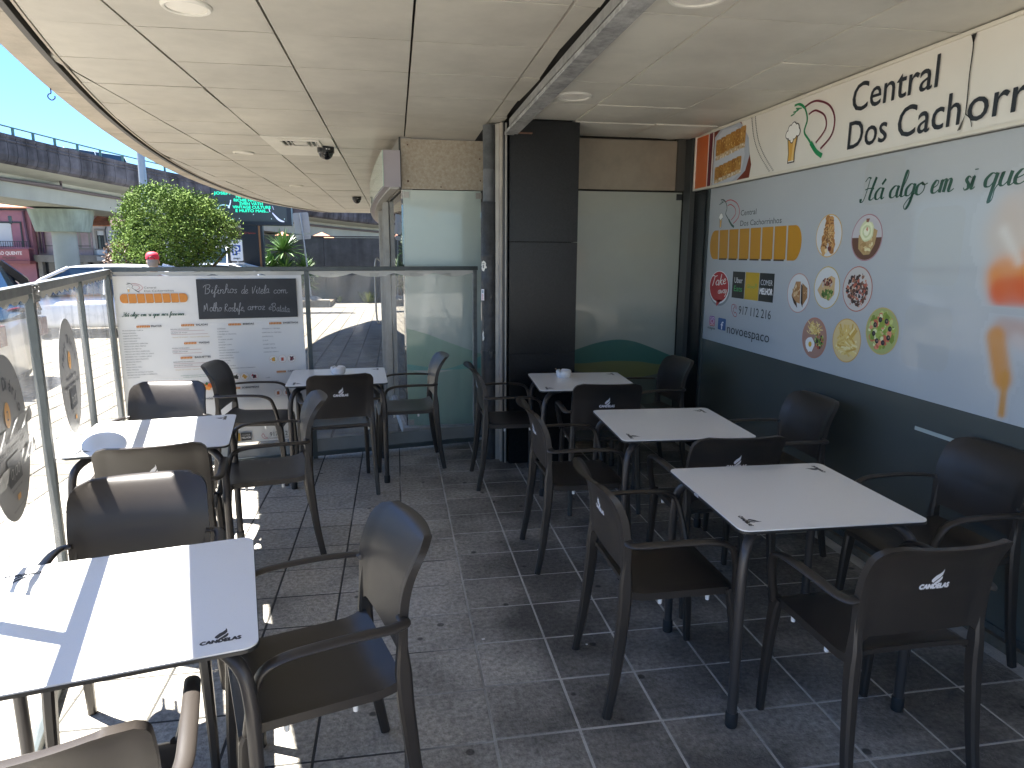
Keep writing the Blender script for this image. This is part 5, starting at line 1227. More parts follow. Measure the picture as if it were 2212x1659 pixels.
# --- round tree
M_leaf = mat('leaf_green', (.055, .095, .018), .75, spec=.15, noise=(2.6, .6, 3), col2=(.12, .18, .03))
M_leaf2 = mat('leaf_reddish', (.16, .085, .045), .6, noise=(2, .4))
def leafy(name, blobs, n, size, m_, parent, seed):
    rg = random.Random(seed); g = G(); tot = sum(b[3]*b[4]*b[5] for b in blobs)
    for bl in blobs:
        x0, y0, z0, a, b, c = bl
        for k in range(int(n*a*b*c/tot)):
            while True:
                v = Vector((rg.uniform(-1, 1), rg.uniform(-1, 1), rg.uniform(-1, 1)))
                if .25 < v.length < 1: break
            q = v.normalized()*(v.length**.45); 
            q *= 1+.10*sin(5*q.x+seed)+.08*sin(7*q.z+q.y*5)
            p = Vector((x0+q.x*a, y0+q.y*b, z0+q.z*c)); 
            for _ in range(3):
                o_ = Vector((rg.gauss(0, .035), rg.gauss(0, .035), rg.gauss(0, .035)))
                t_ = Vector((rg.uniform(-1, 1), rg.uniform(-1, 1), rg.uniform(-.6, .9))).normalized(); s_ = t_.cross(Vector((rg.uniform(-1, 1), rg.uniform(-1, 1), rg.uniform(-1, 1)))).normalized()
                L_ = size*rg.uniform(.7, 1.3); w = L_*.28; c0 = p+o_
                g.add([c0, c0+t_*L_*.5+s_*w, c0+t_*L_, c0+t_*L_*.5-s_*w], [(0, 1, 2, 3)])
    me = bpy.data.meshes.new(name); me.from_pydata(g.v, [], g.f); return link(name, me, parent, m_)
tr = empty('bushy_tree', (-4.95, 17, -.09), label='round bushy green street tree in front of the viaduct', cat='tree')
tg = G()
for (dx, dy, h, lean) in ((0, 0, 1.9, -.5), (.12, .1, 2.0, .35), (.22, -.05, 1.8, .9), (.05, 0, 2.1, 0)):
    tg.tube(catmull([(dx, dy, 0), (dx+lean*.15, dy, .7), (dx+lean*.5, dy+lean*.2, 1.3), (dx+lean*1.0, dy+.3*lean, h)], 5), [.075-.0035*i for i in range(16)], 8)
obj('trunk', tg, M_bark, tr, 60)
leafy('crown', [(-.1, 0, 2.25, 1.0, 1.1, .95), (-.80, .1, 1.80, .60, .8, .62), (.60, 0, 2.15, .72, .9, .65), (.0, -.3, 1.75, .98, .9, .50), (-.42, 0, 2.65, .68, .7, .5), (.45, 0, 2.6, .62, .7, .5), (-.95, .1, 2.35, .36, .5, .4), (1.0, .1, 2.25, .34, .5, .35)], 11500, .058, M_leaf, tr, 3)
leafy('reddish_leaves', [(-1.25, .3, 1.55, .35, .4, .4), (-1.05, .4, 1.25, .4, .3, .22)], 420, .075, M_leaf2, tr, 5)
# --- advertising screen on a column
M_scr = mat('screen_case', (.012, .016, .022), .35); 
bb = empty('advertising_screen', (-3.8, 20, 0), label='black digital advertising screen on a thick column showing green festival names', cat='screen')
obj('case', G().box(-1.03, 1.03, -.12, .15, 2.34, 3.86, .02), M_scr, bb)
obj('column', G().add([(-.30, -.10, 2.345), (.13, -.10, 2.345), (.13, .10, 2.345), (-.30, .10, 2.345), (-.20, -.10, -.1), (.13, -.10, -.1), (.13, .10, -.1), (-.20, .10, -.1)], [(0, 1, 2, 3), (4, 5, 1, 0), (5, 6, 2, 1), (6, 7, 3, 2), (7, 4, 0, 3), (7, 6, 5, 4)]), M_scr, bb)
obj('side_light', G().box(.131, .18, -.09, .10, -.1, 2.335, .006), mat('column_copper', (.32, .16, .08), .35, metal=.5), bb)
obj('side_edge', G().box(.181, .245, -.08, .10, -.1, 2.335, .006), M_scr, bb)
P = Print((0, -.121, 0), (1, 0, 0), (0, 0, 1), .003)
P.rect(-.99, 2.45, .91, 3.84, '2a3033'); P.layer(); GN = '2ee8b4'
for b_, x0, x1, z in (("JOSEPH CAPRIATI", -.93, .22, 3.14), ('NINA KRAVIZ', -.37, .30, 3.06), ('RICHIE HAWTIN', -.43, .36, 2.965), ('SVEN VÄTH', -.29, .30, 2.875), ('VINTAGE CULTURE', -.47, .50, 2.785), ('E MUITO MAIS...', -.40, .44, 2.690)): P.text(b_, x0, z, GN, x1=x1, h=.068, bold=.005)
P.line([(-.85, 2.68), (-.84, 2.78), (-.78, 2.85), (-.70, 2.87), (-.58, 2.85)], .025, 'a8d8dc'); P.line([(-.58, 2.80), (-.53, 2.90), (-.51, 3.0)], .025, 'c8d8e8'); P.poly([(-.60, 2.79), (-.55, 2.78), (-.54, 2.85), (-.58, 2.86)], 'b8c8d8')
P.line([(.54, 2.68), (.62, 2.58), (.70, 2.50), (.78, 2.46), (.84, 2.45)], .05, 'c4cae8', taper=True); P.line([(.46, 2.78), (.48, 2.70)], .02, 'c4cae8'); P.line([(.55, 2.86), (.58, 2.76)], .02, '9098b0')
P.poly([(-.58, 2.455), (-.50, 2.49), (-.48, 2.52), (-.54, 2.51)], '78d8cc')
for x, z in ((-.92, 2.51), (-.33, 2.51), (.50, 2.51), (.84, 2.51), (.04, 2.62)): P.rect(x, z, x+.018, z+.02, 'b8d8d8')
o = P.build('display', ink_mat('display_ink', .3, emit=.12), bb)
P = Print((0, -.1015, 0), (1, 0, 0), (0, 0, 1), .002); P.ring(-.20, 2.14, .022, .030, 'a04030', 16); P.text('NetScreen', -.14, 2.118, 'a04030', x1=.06, h=.045)
P.build('column_lettering', ink_mat(), bb)
# --- parking sign
M_zinc = mat('zinc_pole', (.33, .34, .35), .45, metal=.6)
ps = empty('parking_sign', (-4.73, 22.1, 0), label='white zona pago parking sign with blue P beside the advertising column', cat='sign')
obj('pole', G().tube([(.02, .03, -.1), (.02, .03, 2.0)], .028, 10), M_zinc, ps, 50)
pan = obj('panel', G().prism(rrect(.36, .64, .04), 0, .012, Matrix.Translation((0, 0, 1.68)) @ Matrix.Rotation(radians(90), 4, 'X')), M_white, ps)
p2_ = obj('lower_panel', G().prism(rrect(.36, .14, .02), 0, .012, Matrix.Translation((.02, 0, 1.25)) @ Matrix.Rotation(radians(90), 4, 'X')), M_white, ps)
P = Print((0, -.0125, 1.68), (1, 0, 0), (0, 0, 1), .001); P.rect(-.17, -.31, .17, .31, 'f0f2f4', .03); P.layer()
P.text('zona', 0, .225, '2a2c30', w=.19, h=.07, align='c', bold=.002); P.rect(-.12, -.145, .12, .155, '1f4fa0'); P.layer(); P.text('P', -.075, -.105, 'f4f6f8', w=.15, h=.22, bold=.008); P.rect(.02, -.145, .12, -.04, 'f0f2f4'); P.layer(); P.text('24h', .03, -.115, '606468', w=.07, h=.035)
P.text('pago', 0, -.255, '2a2c30', w=.19, h=.05, align='c', bold=.002); P.text('Seg a Sex 9h-20h', -.14, -.455, '4a4c50', w=.28, h=.045)
P.build('lettering', ink_mat(), ps)
# --- back of a road sign on a leaning pole
bs = empty('road_sign_back', (-2.62, 22.2, .1), label='grey back of a road sign on a slightly leaning pole before the street wall', cat='sign')
Ml = Matrix.Rotation(radians(4.5), 4, 'Y')
Ml = Matrix.Rotation(radians(-4.5), 4, 'Y')
obj('pole', G().tube([Ml @ Vector((0, 0, -.1)), Ml @ Vector((0, 0, 2.72))], .025, 10), M_zinc, bs, 50)
M_sback = mat('sign_back', (.42, .41, .38), .6, noise=(3, .1))
obj('panel', G().prism(rrect(.46, .62, .05), 0, .015, Ml @ Matrix.Translation((0, .05, 2.42)) @ Matrix.Rotation(radians(90), 4, 'X')), M_sback, bs)
obj('lower_panel', G().prism(rrect(.44, .14, .04), 0, .015, Ml @ Matrix.Translation((0, .05, 2.0)) @ Matrix.Rotation(radians(90), 4, 'X')), M_sback, bs)
obj('clip', G().box(-.17, .17, .03, .045, 1.985, 2.005, M=Ml).box(-.06, .06, .0, .045, 2.5, 2.53, M=Ml), M_zinc, bs)
# --- lamp mast
obj('lamp_mast', G().tube([(-6.85, 21, -.3), (-6.82, 21, 4.0), (-6.78, 21, 9.0)], [.13, .10, .07], 12), mat('mast_zinc', (.30, .32, .34), .4, metal=.5), None, 50, label='tall galvanised lamp mast rising behind the round tree', cat='lamp post')
# --- viaduct
VP = [(-26, 22, 9.4), (-23.5, 30, 9.0), (-21.7, 37, 8.46), (-19.6, 45, 8.15), (-14.6, 56, 7.5), (-8.3, 66, 6.9), (-2.0, 72, 6.4), (6, 77, 6.0), (18, 82, 5.7)]
VC = catmull(VP, 14)
def vframe(i):
    t_ = (VC[min(i+1, len(VC)-1)]-VC[max(i-1, 0)]); t_.z = 0; t_.normalize(); return VC[i], Vector((-t_.y, t_.x, 0))     # n points away (left)
def sweep(sec, i0=0, i1=None, gap=0):
    """sec: (offset away from the viewer, height relative to the rail top)"""
    i1 = len(VC)-1 if i1 is None else i1; g = G(); n = len(sec)
    for i in range(i0, i1+1):
        p, nn = vframe(i); q = p
        if gap and i == i1: q = p+(VC[i-1]-p).normalized()*gap
        for a, b in sec: g.v.append(tuple(q+nn*a+Vector((0, 0, b))))
    m_ = i1-i0
    for i in range(m_):
        for j in range(n): g.f.append((i*n+j, i*n+(j+1) % n, (i+1)*n+(j+1) % n, (i+1)*n+j))
    g.f += [tuple(range(n)), tuple(reversed(range(m_*n, m_*n+n)))]
    return g
M_vpar = mat('viaduct_parapet_concrete', (.13, .125, .135), .95, noise=(1.2, .5), streak=(.65, 1.3), bump=(8, .5))
M_vgird = mat('viaduct_girder_paint', (.42, .44, .38), .8, noise=(.35, .15), streak=(.12, .8))
M_vrail = mat('viaduct_rail_green', (.05, .13, .12), .5)
via = empty('road_viaduct', (0, 0, 0), label='elevated concrete road viaduct with stained grooved parapet crossing behind the tree', cat='viaduct')
for i in range(0, len(VC)-1):
    g = sweep([(0, -.45), (0, -.62), (.05, -.64), (.05, -.72), (.0, -.74), (0, -.82), (.05, -.84), (.05, -.9), (0, -.92), (0, -1.55), (.10, -1.85), (.32, -2.0), (.40, -1.9), (.35, -.45)], i, i+1, .03)
    obj('parapet_panel', g, M_vpar, via)
obj('deck', sweep([(.36, -1.3), (.36, -1.95), (2.2, -2.2), (2.35, -3.5), (6.2, -3.5), (6.5, -2.2), (8.4, -1.95), (8.4, -1.3)]), M_vgird, via)
obj('far_parapet', sweep([(8.0, -.45), (8.35, -.45), (8.35, -1.25), (8.0, -1.25)]), M_vpar, via)
obj('rail', sweep([(.12, 0), (.2, 0), (.2, -.07), (.12, -.07)]), M_vrail, via)
for i in range(1, len(VC), 2):
    p, nn = vframe(i); a = p+nn*.16; obj('rail_post', G().box(a.x-.06, a.x+.06, a.y-.05, a.y+.05, a.z-.46, a.z-.071), M_vrail, via)
pp = []
for i in range(len(VC)): p, nn = vframe(i); pp.append(p+nn*2.1+Vector((0, 0, -2.55)))
obj('drain_pipe', G().tube(pp, .10, 8), mat('old_pipe', (.14, .12, .12), .8), via, 50)
obj('branch_pipe', G().tube([pp[40]+Vector((-.2, -.2, 0)), pp[46]+Vector((0, -.8, .1)), pp[46]+Vector((0, -.8, .6))], .10, 8), MATS['old_pipe'], via)
for k, (i, w, cx_, cy2) in enumerate(((33, .75, -22.0, 51.5), (70, .8, -10.6, 70.0))):
    p, nn = vframe(min(range(len(VC)), key=lambda q: (VC[q].x+vframe(q)[1].x*4.3-cx_)**2+(VC[q].y+vframe(q)[1].y*4.3-cy2)**2)); c = Vector((cx_, cy2, 0)); gz_ = TZ(c.x, c.y)
    col = obj('column', G().lathe([(w, gz_-.5), (w*.98, p.z-5.0)], 24, (c.x, c.y, 0)), M_vgird, via, 40)
    t_ = Vector((nn.y, -nn.x, 0)); gg_ = G(); zt = p.z-3.55
    for zz, a, b in ((p.z-5.0, 1.5, 1.2), (zt, 1.8, 1.5)):
        for q in range(24):
            an = 2*pi*q/24; ca, sa = cos(an), sin(an); pw = .55
            gg_.v.append(tuple(Vector((c.x, c.y, zz))+Vector((1, 0, 0))*a*abs(ca)**pw*(1 if ca > 0 else -1)+Vector((0, 1, 0))*b*abs(sa)**pw*(1 if sa > 0 else -1)))
    gg_.f = [(j, (j+1) % 24, 24+(j+1) % 24, 24+j) for j in range(24)]+[tuple(reversed(range(24))), tuple(24+j for j in range(24))]
    obj('capital', gg_, mat('capital_green', (.36, .42, .34), .85, noise=(1, .15), streak=(.25, 3)), via, 40)
# --- buildings beyond
M_pink = mat('pink_render', (.42, .20, .25), .85, noise=(.8, .15), streak=(.12, 1)); M_palep = mat('stained_pink_plaster', (.56, .44, .44), .9, noise=(.7, .35), streak=(.25, .8))
M_wht = mat('white_render', (.68, .67, .66), .8, noise=(.8, .08)); M_mauve = mat('mauve_gable', (.30, .24, .25), .9, noise=(.5, .2), streak=(.2, .6)); M_lilac = mat('lilac_render', (.52, .42, .56), .85, noise=(.4, .08))
M_rooft = mat('roof_tile', (.50, .20, .10), .8, noise=(4, .4)); M_stone = mat('window_stone', (.28, .26, .23), .8); M_dwin = mat('window_dark', (.03, .035, .04), .1, spec=.8); M_shut = mat('shutter_white', (.6, .62, .62), .6)
M_shopc = mat('shop_concrete', (.24, .23, .21), .9, noise=(1.5, .3))
def windowed(parent, x, y, z, w, h, blind=.3, frame=M_stone, mat_f=None):
    f = obj('window', G().box(x-w/2-.14, x-w/2, y-.12, y, z-.1, z+h+.14).box(x+w/2, x+w/2+.14, y-.12, y, z-.1, z+h+.14).box(x-w/2, x+w/2, y-.12, y, z+h, z+h+.14).box(x-w/2-.2, x+w/2+.2, y-.2, y-.0, z-.2, z-.101), frame, parent)
    obj('pane', G().box(x-w/2, x+w/2, y-.04, y-.005, z-.1, z+h), M_dwin, f)
    g = G().box(x-.03, x+.03, y-.075, y-.041, z-.1, z+h*.68).box(x-w/2, x+w/2, y-.075, y-.041, z+h*.68, z+h*.73).box(x-w/2, x-w/2+.05, y-.075, y-.041, z-.1, z+h*.679).box(x+w/2-.05, x+w/2, y-.075, y-.041, z-.1, z+h*.679)
    obj('sash', g, M_dkal, f)
    if blind: obj('blind', G().box(x-w/2+.02, x+w/2-.02, y-.06, y-.041, z+h*.735, z+h), M_shut, f)
YB = 55
b1 = empty('pink_bakery_building', (0, 0, 0), label='pink building at the far left with a red bakery fascia and iron balcony', cat='building')
obj('wall', G().box(-38, -25.6, YB, YB+9, -2, 4.5), M_pink, b1)
obj('cornice', G().box(-38, -25.5, YB-.15, YB, 4.45, 4.62), M_dkal, b1)
rf = G(); rf.slab(lambda u, v: (-38+12.4*u-(2.6*v*u), YB-.3+5*v, 4.65+1.9*v), lambda u, v: (-38+12.4*u-(2.6*v*u), YB-.3+5*v, 4.55+1.9*v), 4, 3); obj('roof', rf, M_rooft, b1)
obj('shutter_opening', G().box(-30, -26.9, YB-.03, YB-.001, 1.95, 3.55), M_shut, b1); obj('door_frame', G().box(-30.2, -26.2, YB-.06, YB-.031, 3.56, 3.66).box(-26.3, -26.2, YB-.06, YB-.031, 1.9, 3.559), M_dkal, b1)
obj('balcony', G().box(-30.5, -25.5, YB-.9, YB, 1.78, 1.86), M_pink, b1)
rg_ = G()
for i in range(34): x = -30.4+.148*i; rg_.box(x, x+.03, YB-.86, YB-.84, 1.86, 2.26)
rg_.box(-30.45, -25.5, YB-.88, YB-.82, 2.261, 2.30); rl = obj('balcony_railing', rg_, M_dkal, b1, kind='stuff')
obj('fascia', G().box(-31, -25.5, YB-1.0, YB-.9, .95, 1.75), mat('fascia_red', (.30, .10, .11), .6), b1); obj('canopy', G().box(-31, -25.4, YB-1.2, YB, .72, .94), mat('fascia_red2', (.22, .07, .07), .6), b1)
for x in (-27.7, -26.9): obj('niche', G().add([(x-.12, YB-.01, 3.85), (x+.12, YB-.01, 3.85), (x+.07, YB-.01, 3.98-.5), (x-.07, YB-.01, 3.98-.5), (x-.12, YB-.03, 4.05), (x+.12, YB-.03, 4.05), (x+.07, YB-.03, 3.5), (x-.07, YB-.03, 3.5)], [(4, 5, 6, 7), (0, 1, 5, 4), (1, 2, 6, 5), (2, 3, 7, 6), (3, 0, 4, 7)]), M_dwin, b1)
obj('downpipe', G().tube([(-25.95, YB-.15, 4.4), (-25.8, YB-.15, 1.8)], .09, 8), mat('downpipe_purple', (.10, .05, .08), .6), b1)
P = Print((0, YB-1.002, 0), (1, 0, 0), (0, 0, 1), .004); P.text('PÃO QUENTE', -27.6, 1.36, 'd8ccc8', w=1.65, h=.22, bold=.012); P.text('PADARIA', -27.2, 1.08, '6a4a4a', w=.85, h=.15, bold=.01)
P.build('lettering', ink_mat(), b1)
b2 = empty('stained_plaster_building', (0, 0, 0), label='low building with stained pale pink plaster gable behind the viaduct column', cat='building')
obj('wall', G().add([(-25.55, YB+.5, -2), (-21.9, YB+.5, -2), (-21.9, YB+.5, 4.3), (-24.3, YB+.5, 5.0), (-25.55, YB+.5, 4.05), (-25.55, YB+8, -2), (-21.9, YB+8, -2), (-21.9, YB+8, 4.3), (-24.3, YB+8, 5.0), (-25.55, YB+8, 4.05)], [(0, 1, 2, 3, 4), (9, 8, 7, 6, 5), (0, 5, 6, 1), (1, 6, 7, 2), (2, 7, 8, 3), (3, 8, 9, 4), (4, 9, 5, 0)]), M_palep, b2)
obj('verge', G().add([(-25.7, YB+.2, 3.95), (-25.7, YB+.2, 4.15), (-24.2, YB+.2, 5.2), (-24.2, YB+.2, 5.0), (-25.7, YB+.55, 3.95), (-25.7, YB+.55, 4.15), (-24.2, YB+.55, 5.2), (-24.2, YB+.55, 5.0)], [(0, 1, 2, 3), (7, 6, 5, 4), (0, 4, 5, 1), (1, 5, 6, 2), (2, 6, 7, 3), (3, 7, 4, 0)]), mat('rust_verge', (.30, .09, .06), .7), b2)
for x in (-25.35, -25.1, -24.2): obj('wall_pipe', G().tube([(x, YB+.42, 3.9 if x < -25 else 3.3), (x, YB+.42, 1.5)], .05 if x != -25.1 else .09, 8), MATS['downpipe_purple'], b2)
obj('cable', G().box(-25.2, -22, YB+.46, YB+.499, 1.98, 2.02).box(-25.2, -24.4, YB+.46, YB+.499, 3.9, 3.94), M_dkal, b2)
obj('shop_front', G().box(-25.5, -13.5, YB-.4, YB+.45, .85, 1.35), M_shopc, b2)
for i in range(8):
    x = -25.3+1.5*i; obj('shop_pier', G().box(x, x+.28, YB-.35, YB+.4, -2, .849), M_shopc, b2); obj('shop_glass', G().box(x+.281, x+1.499, YB+.1, YB+.15, -2, .849), M_dwin, b2)
obj('shop_sign_band', G().box(-21.3, -16.5, YB-.55, YB-.401, .95, 1.25), mat('shop_band', (.40, .40, .38), .6), b2)
b3 = empty('white_house', (0, 0, 0), label='small white house with orange tiled roof and two dark windows behind the viaduct column', cat='house')
obj('wall', G().box(-23.2, -20.75, YB+.6, YB+7, -2, 3.45), M_wht, b3)
obj('roof', G().slab(lambda u, v: (-23.6+1.3*v+(3.1-2.3*v)*u, YB+.3+3*v, 3.5+1.35*v), lambda u, v: (-23.6+1.3*v+(3.1-2.3*v)*u, YB+.3+3*v, 3.42+1.35*v), 3, 3), M_rooft, b3)
windowed(b3, -22.38, YB+.6, 1.95, .5, 1.25); windowed(b3, -21.3, YB+.6, 1.9, .48, 1.2)
obj('downpipe', G().tube([(-20.85, YB+.5, 3.4), (-20.95, YB+.5, 3.1), (-20.85, YB+.5, 1.4)], .045, 8), M_dkal, b3)
ac = obj('air_conditioner', G().box(-21.5, -20.95, YB+.1, YB+.5, 1.37, 1.72, .02), M_shut, b3)
b4 = empty('mauve_gable_building', (0, 0, 0), label='tall dull mauve windowless gable behind the white house', cat='building')
obj('wall', G().box(-21.0, -14.5, YB+8, YB+16, -2, 5.1), M_mauve, b4)
b5 = empty('back_pink_house', (0, 0, 0), label='pale pink gabled house with vent and dark window rising behind the bakery', cat='house')
obj('wall', G().add([(-31, YB+9.2, -2), (-24.4, YB+9.2, -2), (-24.4, YB+9.2, 5.2), (-27.5, YB+9.2, 7.2), (-31, YB+9.2, 5.6), (-31, YB+15, -2), (-24.4, YB+15, -2), (-24.4, YB+15, 5.2), (-27.5, YB+15, 7.2), (-31, YB+15, 5.6)], [(0, 1, 2, 3, 4), (9, 8, 7, 6, 5), (0, 5, 6, 1), (1, 6, 7, 2), (2, 7, 8, 3), (3, 8, 9, 4), (4, 9, 5, 0)]), mat('faded_pink', (.50, .32, .34), .85, noise=(.6, .1)), b5)
obj('window', G().box(-28.95, -28.2, YB+9.1, YB+9.19, 4.9, 5.55), M_dkal, b5); obj('dark_bay', G().box(-28.05, -27.0, YB+9.0, YB+9.19, 3.6, 5.6), M_dwin, b5)
# right of the tree: lilac building and tiled roofs beyond the street wall
b6 = empty('lilac_building', (0, 0, 0), label='lilac and pink rendered building beyond the street wall right of the advertising screen', cat='building')
obj('wall', G().box(-19.0, -11.9, 90, 96, -2, 8.2), mat('rose_render', (.56, .38, .44), .85, noise=(.4, .06)), b6); obj('side_wall', G().box(-11.89, -1.5, 90.3, 96, -2, 8.0), M_lilac, b6)
for x in (-14.5, -12.0, -7.2): obj('downpipe', G().box(x, x+.14, 89.8, 89.99, 2.6, 8), M_dkal, b6)
windowed(b6, -13.2, 90, 3.6, .7, 1.2, 0)
for k, (x, w, lab) in enumerate(((-11.3, 3.2, 'small orange tiled roof peeking over the wall left of the advertising column'), (-9.0, 2.6, 'orange tiled roof just right of the advertising column'), (-5.9, 3.4, 'orange tiled roof behind the yucca tips'))):
    r_ = empty('tiled_outbuilding', (x, 58, 0), label=lab, cat='outbuilding', group='tiled outbuildings beyond the wall')
    obj('wall', G().box(-w/2, w/2, 0, 2, -2, 2.35), M_palep, r_); g = G(); g.v = [(-w/2-.2, -.3, 2.36), (w/2+.2, -.3, 2.36), (w/2+.2, 2.3, 2.36), (-w/2-.2, 2.3, 2.36), (0, 1, 3.25)]; g.f = [(0, 1, 4), (1, 2, 4), (2, 3, 4), (3, 0, 4), (3, 2, 1, 0)]; obj('roof', g, M_rooft, r_)
b7 = empty('blue_white_building', (0, 0, 0), label='pale blue and white building under the viaduct at the right above the wall', cat='building')
obj('wall', G().box(-6.9, 6, 88, 94, -2, 5.6), mat('pale_blue_panel', (.48, .53, .66), .6, noise=(.4, .05)), b7); obj('pier', G().box(-7.4, -6.91, 87.8, 88.4, -2, 5.8), M_wht, b7); obj('dark_gap', G().box(-6.85, -6.3, 87.9, 87.99, 1, 5.4), M_dkal, b7)
b8 = empty('white_shop_building', (0, 0, 0), label='white walled building and shop seen below the tree crown', cat='building')
obj('wall', G().box(-13.4, -10.2, 44, 50, -2, 2.6), M_wht, b8); obj('grey_pier', G().box(-10.15, -9.4, 43.6, 46, -2, 2.4), M_shopc, b8); obj('shop_front', G().box(-9.35, -7.6, 43.8, 46, -2, 1.7), mat('shop_grey', (.22, .22, .21), .6), b8)
obj('window', G().box(-9.3, -7.8, 43.7, 43.79, -1.0, .55), M_dwin, b8); obj('green_band', G().box(-9.0, -8.1, 43.6, 43.69, .56, .72), mat('green_band', (.08, .30, .16), .5), b8); obj('upper_window', G().box(-9.2, -8.5, 43.7, 43.79, .9, 1.5), M_shut, b8)
b9 = empty('tall_pink_flats', (0, 0, 0), label='pink flats glimpsed behind the tree crown and the mast', cat='building')
obj('wall', G().box(-19, -13.5, 74, 80, -2, 4.2), mat('flat_pink', (.5, .33, .32), .85, noise=(.4, .1)), b9)
# --- N banner under the tree
nb = empty('pennant_sign', (-6.35, 24.5, 0), label='white triangular pennant with dark red N behind the tree trunks', cat='sign')
obj('panel', G().add([(-.32, 0, 2.25), (.35, 0, 2.28), (.0, 0, .9), (-.32, .02, 2.25), (.35, .02, 2.28), (.0, .02, .9)], [(0, 1, 2), (5, 4, 3), (0, 3, 4, 1), (1, 4, 5, 2), (2, 5, 3, 0)]), M_white, nb)
obj('pole', G().tube([(.0, .05, -.5), (.0, .05, 2.3)], .03, 8), M_zinc, nb)
P = Print((0, -.003, 0), (1, 0, 0), (0, 0, 1), .001); P.text('N', -.09, 1.85, '7a1c34', w=.2, h=.26, bold=.012); P.build('lettering', ink_mat(), nb)
